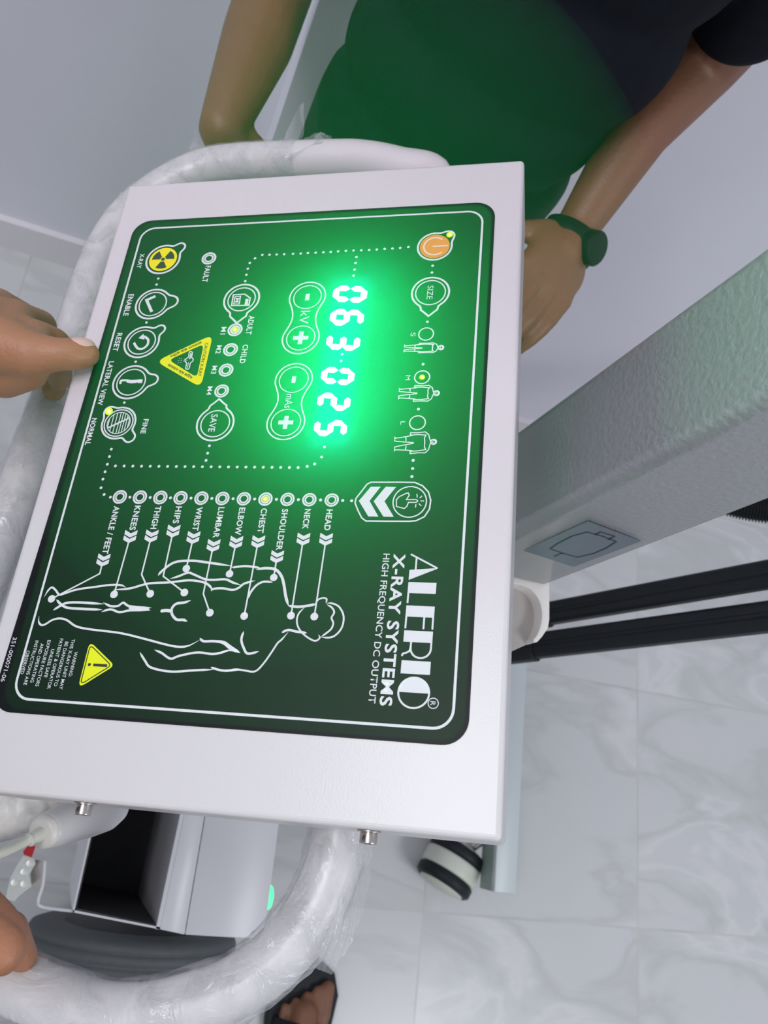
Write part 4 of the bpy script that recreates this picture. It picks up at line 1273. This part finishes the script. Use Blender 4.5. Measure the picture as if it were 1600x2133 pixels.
def hand(bm, wrist, fwd, palm, thumbdir, curl, scale=1.0, fold=False):
    """wrist point, direction of the hand, direction the palm faces, direction of the thumb side, curl per joint (radians)"""
    f = Vector(fwd).normalized(); pn = (Vector(palm) - f * Vector(palm).dot(f)).normalized(); td = (Vector(thumbdir) - f * Vector(thumbdir).dot(f) - pn * Vector(thumbdir).dot(pn)).normalized()
    w = Vector(wrist); k = scale
    rot = Matrix((f, td, pn)).transposed()
    ellipsoid(bm, w + f * 0.048 * k, 0.052 * k, 0.041 * k, 0.016 * k, rot)
    capsule(bm, w, 0.025 * k, w + f * 0.03 * k, 0.024 * k)
    lens = ((0.040, 0.026, 0.020), (0.044, 0.029, 0.021), (0.041, 0.027, 0.020), (0.032, 0.021, 0.018))
    for i, ln in enumerate(lens):
        off = (0.031 - i * 0.0205) * k
        p = w + f * (0.090 - 0.004 * abs(i - 1)) * k + td * off
        capsule(bm, w + f * 0.03 * k + td * off * 0.7, 0.011 * k, p, 0.0105 * k)
        a = curl * 0.7; r0 = 0.0098
        for j, l in enumerate(ln):
            d = f * math.cos(a) + pn * math.sin(a)
            q = p + d * l * k; capsule(bm, p, (r0 - j * 0.0008) * k, q, (r0 - (j + 1) * 0.0008) * k, 12)
            p = q; a += curl
    p = w + f * 0.022 * k + td * 0.026 * k + pn * 0.004; a = -0.1 if fold else 0.75
    for j, (l, r0) in enumerate(((0.036, 0.0135), (0.030, 0.0115), (0.026, 0.0105))):
        d = (f * math.cos(a) + td * math.sin(a) + pn * (0.25 + 0.35 * curl * j)).normalized()
        q = p + d * l * k; capsule(bm, p, r0 * k, q, (r0 - 0.0015) * k, 12); p = q; a -= 0.35


def head(bm, c, face):
    """c: centre of head, face: horizontal direction the face looks at"""
    f = Vector(face).normalized(); s_ = Vector((-f.y, f.x, 0)); rot = Matrix((f, s_, Vector((0, 0, 1)))).transposed(); c = Vector(c)
    ellipsoid(bm, c + Vector((0, 0, 0.02)), 0.095, 0.076, 0.100, rot)
    ellipsoid(bm, c + f * 0.022 + Vector((0, 0, -0.045)), 0.066, 0.060, 0.070, rot)
    capsule(bm, c + f * 0.088 + Vector((0, 0, 0.012)), 0.008, c + f * 0.106 + Vector((0, 0, -0.026)), 0.013)
    ellipsoid(bm, c + f * 0.083 + Vector((0, 0, -0.060)), 0.010, 0.025, 0.009, rot)
    ellipsoid(bm, c + f * 0.083 + Vector((0, 0, -0.095)), 0.012, 0.020, 0.016, rot)
    for g in (1, -1):
        ellipsoid(bm, c + s_ * g * 0.078 + Vector((0, 0, -0.01)), 0.018, 0.008, 0.030, rot)
        capsule(bm, c + f * 0.085 + s_ * g * 0.014 + Vector((0, 0, 0.034)), 0.007, c + f * 0.078 + s_ * g * 0.046 + Vector((0, 0, 0.034)), 0.006)
    capsule(bm, c + Vector((0, 0, -0.06)) - f * 0.01, 0.055, c + Vector((0, 0, -0.17)) - f * 0.02, 0.058)


def head_extras(parent, c, face, origin):
    f = Vector(face).normalized(); s_ = Vector((-f.y, f.x, 0)); rot = Matrix((f, s_, Vector((0, 0, 1)))).transposed(); c = Vector(c)
    bm = bmesh.new(); ellipsoid(bm, c - f * 0.014 + Vector((0, 0, 0.035)), 0.098, 0.084, 0.098, rot)
    ellipsoid(bm, c + f * 0.035 + Vector((0, 0, 0.085)), 0.060, 0.068, 0.040, rot)
    organic('hair', bm, M['hair'], parent, 0.006, 3, origin)
    for g in (1, -1):
        bm = bmesh.new(); ellipsoid(bm, c + f * 0.082 + s_ * g * 0.031 + Vector((0, 0, 0.012)) - Vector(origin), 0.008, 0.012, 0.008, rot); obj('eye', bm, M['eye'], parent, smooth=True)


# --- person standing beyond the machine, against the wall
O1 = Vector((0.20, 0.66, 0))
p1 = thing('person', 'person in black clothes with a dark wristwatch standing against the wall, gripping the hoop', 'person', tuple(O1))
FACE = (0, -1, 0)
sh_z = 1.27
rs, ls = Vector((0.055, 0.70, sh_z)), Vector((0.38, 0.67, sh_z))
r_el = atd(612, -130, 0.80)
r_mid = atd(535, 90, 0.76)
r_wr = atd(463, 268, 0.715)
l_el = atd(1468, 118, 0.775)
l_mid = atd(1335, 265, 0.765)
l_wr = atd(1192, 490, 0.77)
bm = bmesh.new()
head(bm, (0.20, 0.65, 1.53), FACE)
for a, b in ((rs, (0.20, 0.67, 1.31)), (ls, (0.20, 0.67, 1.31))): capsule(bm, a, 0.05, b, 0.06)
for k, (z, wx, wy) in enumerate(((1.22, 0.110, 0.070), (1.12, 0.10, 0.065), (1.02, 0.095, 0.065), (0.93, 0.095, 0.07))): ellipsoid(bm, (0.225, 0.67, z), wx, wy, 0.10)
for g in (-1, 1):
    hx = 0.228 + g * 0.065
    chain(bm, [((hx - g * .02, 0.67, 0.88), 0.070), ((hx + g * .01, 0.66, 0.50), 0.050), ((hx + g * .015, 0.68, 0.10), 0.038)])
    capsule(bm, (hx + g * .015, 0.70, 0.045), 0.036, (hx + g * .03, 0.55, 0.030), 0.028)
chain(bm, [(rs, 0.046), (r_el, 0.038), (r_mid, 0.0345), (r_wr, 0.0215)])
hand(bm, r_wr, (offp(505, 352, WR - 0.05) - r_wr), (0.1, -0.5, 0.8), (-1, 0, 0.2), 0.9, 0.80, True)
chain(bm, [(ls, 0.050), (l_el, 0.040), (l_mid, 0.032), (l_wr, 0.0205)])
hand(bm, l_wr, (atd(1105, 640, 0.72) - l_wr), (-0.4, -0.5, -0.6), (-0.6, 0.6, -0.4), 0.35, 0.88)
organic('body', bm, M['skin2'], p1, 0.0035, 5, O1)
head_extras(p1, (0.20, 0.65, 1.53), FACE, O1)
# tunic: outline narrows only with height
bm = bmesh.new()
tx0a = aty(735, -20, 0.60).x; 
for (z, x0, x1, y0, y1) in ((1.29, 0.11, 0.33, 0.60, 0.74), (1.22, 0.105, 0.355, 0.585, 0.745), (1.12, 0.110, 0.370, 0.575, 0.75), (1.02, 0.100, 0.372, 0.565, 0.75), (0.94, 0.088, 0.362, 0.56, 0.75), (0.86, 0.084, 0.350, 0.56, 0.75), (0.78, 0.092, 0.345, 0.56, 0.755), (0.72, 0.090, 0.350, 0.57, 0.755)):
    ellipsoid(bm, ((x0 + x1) / 2, (y0 + y1) / 2, z), (x1 - x0) / 2, (y1 - y0) / 2, 0.11)
capsule(bm, rs, 0.056, rs.lerp(r_el, 0.45), 0.050)
capsule(bm, ls, 0.060, ls.lerp(l_el, 0.72), 0.056)
organic('tunic', bm, M['shirt'], p1, 0.006, 6, O1)
bm = bmesh.new()
for g in (-1, 1):
    hx = 0.228 + g * 0.065
    chain(bm, [((hx, 0.665, 0.85), 0.078), ((hx + g * .01, 0.66, 0.50), 0.068), ((hx + g * .015, 0.68, 0.10), 0.055)])
organic('trousers', bm, M['trousers'], p1, 0.008, 4, O1)
for g in (-1, 1):
    hx = 0.228 + g * 0.072
    bm = bmesh.new(); capsule(bm, (hx + g * .012, 0.71, 0.045), 0.043, (hx + g * .025, 0.53, 0.036), 0.036); box(bm, (hx - 0.035, 0.51, 0.0), (hx + 0.05, 0.75, 0.012))
    organic('shoe', bm, M['black'], p1, 0.004, 3, O1)
# watch
axw = (atd(1130, 590, 0.77) - atd(1240, 405, 0.77)).normalized()
bm = bmesh.new(); wc = atd(1183, 505, 0.772) - O1
lathe(bm, [(-0.012, 0.0270), (-0.011, 0.0295), (0.011, 0.0295), (0.012, 0.0270)], wc, axw, 40)
wt_ = obj('watch_strap', bm, M['watch'], p1, smooth=True); wt_['label'] = 'black watch strap'
fd = (CAM - (wc + O1)).normalized() + Vector((0.9, -0.3, 0)); fd = (fd - axw * fd.dot(axw)).normalized()
bm = bmesh.new(); lathe(bm, [(0.020, 0.0165), (0.034, 0.0165), (0.036, 0.0145), (0.036, 0.0)], wc, fd, 36); obj('watch_case', bm, M['watch'], p1, smooth=False, bevel=0.0005)

# --- operator at the left edge, both hands on the machine
O2 = Vector((-0.62, 0.10, 0))
p2 = thing('person', 'person at the left edge resting a thumb on the box beside the printed panel', 'person', tuple(O2))
bm = bmesh.new()
head(bm, (-0.60, 0.10, 1.62), (1, 0, 0))
for y in (0.30, -0.10): capsule(bm, (-0.62, y, 1.36), 0.055, (-0.62, 0.10, 1.40), 0.07)
for z, wx, wy in ((1.30, 0.09, 0.16), (1.18, 0.085, 0.15), (1.06, 0.08, 0.14), (0.95, 0.085, 0.145)): ellipsoid(bm, (-0.62, 0.10, z), wx, wy, 0.10)
for g in (-1, 1):
    hy = 0.10 + g * 0.085
    chain(bm, [((-0.62, hy, 0.90), 0.085), ((-0.60, hy, 0.50), 0.055), ((-0.63, hy, 0.10), 0.038)])
    capsule(bm, (-0.65, hy, 0.045), 0.036, (-0.50, hy, 0.030), 0.028)
# left arm to the thumb on the box
t_tip = offp(178, 738, 0.0105); t_ip = offp(128, 738, 0.017); t_mcp = offp(66, 738, 0.020); t_base = offp(6, 722, 0.022)
wr2 = offp(-95, 690, 0.03)
el2 = Vector((-0.47, 0.36, 1.10))
chain(bm, [((-0.62, 0.30, 1.36), 0.050), (el2, 0.042), (wr2, 0.029)])
chain(bm, [(t_tip, 0.0088), (t_tip.lerp(t_ip, 0.45), 0.0104), (t_ip, 0.0100), (t_ip.lerp(t_mcp, 0.5), 0.0118), (t_mcp, 0.0145), (t_base, 0.0185), (wr2, 0.026)])
rotH = Matrix((PV, PU, PN)).transposed()
# back of the hand and the curled fingers under the edge
k1 = offp(72, 705, 0.006); k2 = offp(30, 665, 0.0); k3 = offp(-5, 640, -0.005)
for kk, rr_ in ((k1, 0.0125), (k2, 0.0135), (k3, 0.0135)): capsule(bm, kk, rr_, wr2, 0.024)
capsule(bm, t_mcp, 0.013, k1, 0.012); capsule(bm, t_base, 0.018, k2, 0.0135)
chain(bm, [(k1, 0.0125), (offp(112, 716, -0.008), 0.0110), (offp(120, 745, -0.030), 0.0100), (offp(125, 790, -0.055), 0.0085)])
chain(bm, [(k2, 0.0130), (offp(84, 678, -0.035), 0.0115), (offp(96, 720, -0.062), 0.0098), (offp(112, 812, -0.068), 0.0088)])
chain(bm, [(k3, 0.0130), (offp(50, 660, -0.055), 0.0108), (offp(85, 720, -0.085), 0.0096), (offp(120, 800, -0.098), 0.0088)])
chain(bm, [(offp(-40, 640, -0.01), 0.0125), (offp(10, 645, -0.062), 0.0100), (offp(55, 700, -0.10), 0.0088), (offp(85, 770, -0.115), 0.0075)])
chain(bm, [(offp(8, 785, 0.002), 0.014), (offp(60, 772, 0.008), 0.0125), (t_mcp, 0.013)])
# right arm to the near rail
r2w = atd(-170, 1850, 0.37)
el3 = Vector((-0.46, -0.20, 1.10))
chain(bm, [((-0.62, -0.10, 1.36), 0.050), (el3, 0.042), (r2w, 0.028)])
g1, g2, g3 = atd(2, 1978, 0.345), atd(-60, 1945, 0.345), atd(-115, 1900, 0.35)
chain(bm, [(g1, 0.0112), (g1.lerp(g2, .5), 0.0125), (g2, 0.0125), (g3, 0.016), (r2w, 0.026)])
chain(bm, [(atd(26, 1957, 0.40), 0.0085), (atd(0, 1922, 0.395), 0.0095), (atd(-70, 1865, 0.38), 0.0110), (r2w, 0.022)])
chain(bm, [(atd(48, 1995, 0.43), 0.0080), (atd(20, 1935, 0.42), 0.0095), (atd(-70, 1905, 0.40), 0.0110), (r2w, 0.022)])
chain(bm, [(atd(78, 2020, 0.455), 0.0080), (atd(20, 1990, 0.44), 0.0095), (atd(-70, 1950, 0.41), 0.0110), (r2w, 0.022)])
chain(bm, [(atd(30, 2060, 0.465), 0.0070), (atd(-20, 2040, 0.45), 0.0085), (atd(-80, 1990, 0.42), 0.0105), (r2w, 0.020)])
organic('body', bm, M['skin'], p2, 0.0026, 7, O2)
head_extras(p2, (-0.60, 0.10, 1.62), (1, 0, 0), O2)
# thumb nail
nd = (t_tip - t_ip).normalized(); nu = (PN * 0.62 - PU * 0.78); nu = (nu - nd * nu.dot(nd)).normalized(); ns = nd.cross(nu)
bm = bmesh.new()
rot_n = Matrix((nd, ns, nu)).transposed()
ellipsoid(bm, t_tip.lerp(t_ip, 0.25) + nu * 0.0052 - O2, 0.0095, 0.0072, 0.0052, rot_n)
obj('thumbnail', bm, M['nail'], p2, smooth=True)
bm = bmesh.new()
for z, wx, wy in ((1.38, 0.075, 0.12), (1.30, 0.105, 0.185), (1.18, 0.10, 0.175), (1.06, 0.10, 0.165), (0.95, 0.105, 0.17), (0.88, 0.105, 0.17)): ellipsoid(bm, (-0.62, 0.10, z), wx, wy, 0.10)
capsule(bm, (-0.62, 0.30, 1.36), 0.062, Vector((-0.62, 0.30, 1.36)).lerp(el2, 0.7), 0.056)
capsule(bm, (-0.62, -0.10, 1.36), 0.062, Vector((-0.62, -0.10, 1.36)).lerp(el3, 0.7), 0.056)
organic('shirt', bm, M['trousers'], p2, 0.007, 5, O2)
bm = bmesh.new()
for g in (-1, 1):
    hy = 0.10 + g * 0.085
    chain(bm, [((-0.62, hy, 0.86), 0.095), ((-0.60, hy, 0.50), 0.072), ((-0.63, hy, 0.10), 0.055)])
organic('trousers', bm, M['trousers'], p2, 0.008, 4, O2)
for g in (-1, 1):
    hy = 0.10 + g * 0.085
    bm = bmesh.new(); capsule(bm, (-0.655, hy, 0.045), 0.043, (-0.49, hy, 0.036), 0.036)
    organic('shoe', bm, M['black'], p2, 0.004, 3, O2)

# --- the feet at the near edge
ft = atz(665, 2085, 0.03)
O3 = Vector((ft.x - 0.1, ft.y - 0.12, 0))
p3 = thing('person', 'person at the near edge whose feet in black slippers show below the hoop', 'person', tuple(O3))
bmF = bmesh.new(); slippers = []
for fx, fy, ang in ((0.448, -0.372, -0.10), (0.085, -0.392, 0.0)):
    c_f = Vector((fx, fy, 0)); f = Vector((math.sin(-ang), math.cos(ang), 0)); s_ = Vector((f.y, -f.x, 0))
    big = -1 if fx > 0.3 else 1
    capsule(bmF, c_f - f * 0.13 + Vector((0, 0, 0.05)), 0.030, c_f + f * 0.0 + Vector((0, 0, 0.048)), 0.030)
    capsule(bmF, c_f - f * 0.02 + Vector((0, 0, 0.046)), 0.032, c_f + f * 0.05 + Vector((0, 0, 0.036)), 0.022)
    for j in range(5):
        o_t = (j - 2) * 0.0165 * big
        ln_ = (0.038, 0.036, 0.030, 0.024, 0.018)[j] if True else 0
        rj = (0.0125, 0.0092, 0.0085, 0.0080, 0.0075)[j]
        st_ = c_f + f * (0.052 - 0.004 * j) + s_ * o_t + Vector((0, 0, 0.034))
        capsule(bmF, st_ - f * 0.04 - s_ * o_t * 0.2, 0.011, st_, rj, 12); capsule(bmF, st_, rj, st_ + f * ln_ + Vector((0, 0, -0.004)), rj * 0.95, 12)
    chain(bmF, [(c_f - f * 0.12 + Vector((0, 0, 0.06)), 0.034), (c_f - f * 0.125 + Vector((0, 0, 0.18)), 0.038), (c_f - f * 0.13 + Vector((0, -0.03, 0.45)), 0.050), (Vector((0.26 + 0.08 * (1 if fx > 0.3 else -1), -0.62, 0.86)), 0.072)])
    slippers.append((c_f, f, s_, big))
P3F = (0, 1, 0); head(bmF, (0.26, -0.62, 1.60), P3F)
for z, wx, wy in ((0.92, 0.14, 0.09), (1.05, 0.12, 0.08), (1.18, 0.13, 0.085), (1.30, 0.14, 0.085)): ellipsoid(bmF, (0.26, -0.64, z), wx, wy, 0.10)
for g in (-1, 1):
    a_ = Vector((0.26 + g * 0.18, -0.64, 1.36)); b_e = Vector((0.26 + g * 0.23, -0.68, 1.07)); c_w = Vector((0.26 + g * 0.24, -0.62, 0.84))
    capsule(bmF, a_, 0.05, (0.26, -0.64, 1.40), 0.06); chain(bmF, [(a_, 0.045), (b_e, 0.036), (c_w, 0.026)])
    hand(bmF, c_w, (0, 0.1, -1), (-g, 0, 0), (0, 1, 0), 0.3)
organic('body', bmF, M['skin2'], p3, 0.0035, 5, O3)
head_extras(p3, (0.26, -0.62, 1.60), P3F, O3)
bm = bmesh.new()
for z, wx, wy in ((0.90, 0.165, 0.105), (1.05, 0.145, 0.10), (1.18, 0.15, 0.105), (1.30, 0.16, 0.10)): ellipsoid(bm, (0.26, -0.64, z), wx, wy, 0.11)
for g in (-1, 1): capsule(bm, (0.26 + g * 0.18, -0.64, 1.36), 0.060, (0.26 + g * 0.215, -0.665, 1.16), 0.052); capsule(bm, (0.26 + g * 0.18, -0.64, 1.36), 0.058, (0.26, -0.64, 1.38), 0.07)
organic('shirt', bm, M['shirt'], p3, 0.007, 5, O3)
for c_f, f, s_, big in slippers:
    bm = bmesh.new()
    pts = []
    for (a, w_) in ((-0.165, 0.0), (-0.155, 0.028), (-0.12, 0.038), (-0.04, 0.038), (0.03, 0.056), (0.080, 0.058), (0.112, 0.044), (0.128, 0.014)): pts.append(c_f + f * a + s_ * w_)
    for (a, w_) in ((0.128, -0.014), (0.112, -0.044), (0.080, -0.058), (0.03, -0.056), (-0.04, -0.038), (-0.12, -0.038), (-0.155, -0.028)): pts.append(c_f + f * a + s_ * w_)
    prism(bm, [(p.x - O3.x, p.y - O3.y) for p in pts], 0.0, 0.022)
    sl = obj('slipper', bm, M['black'], p3, bevel=0.004)
    bm = bmesh.new()
    rows = []
    for t in (-0.015, 0.005, 0.025, 0.04):
        arc = []
        for k in range(13):
            a = PI * k / 12; hgt = 0.058 - 0.25 * (t + 0.015)
            arc.append(c_f + f * t + s_ * (0.047 * math.cos(a)) + Vector((0, 0, 0.016 + hgt * math.sin(a))) - O3)
        rows.append([bm.verts.new(p) for p in arc])
    for A, B in zip(rows, rows[1:]):
        for k in range(12): bm.faces.new((A[k], A[k + 1], B[k + 1], B[k]))
    so_ = obj('strap', bm, M['black'], sl, smooth=True); md = so_.modifiers.new('thick', 'SOLIDIFY'); md.thickness = 0.004
bm = bmesh.new()
for c_f, f, s_, big in slippers: chain(bm, [(c_f - f * 0.128 + Vector((0, -0.01, 0.15)), 0.048), (c_f - f * 0.13 + Vector((0, -0.03, 0.45)), 0.064), (Vector((0.26 + (0.075 if c_f.x > 0.3 else -0.075), -0.63, 0.86)), 0.092)])
organic('trousers', bm, M['trousers'], p3, 0.006, 3, O3)
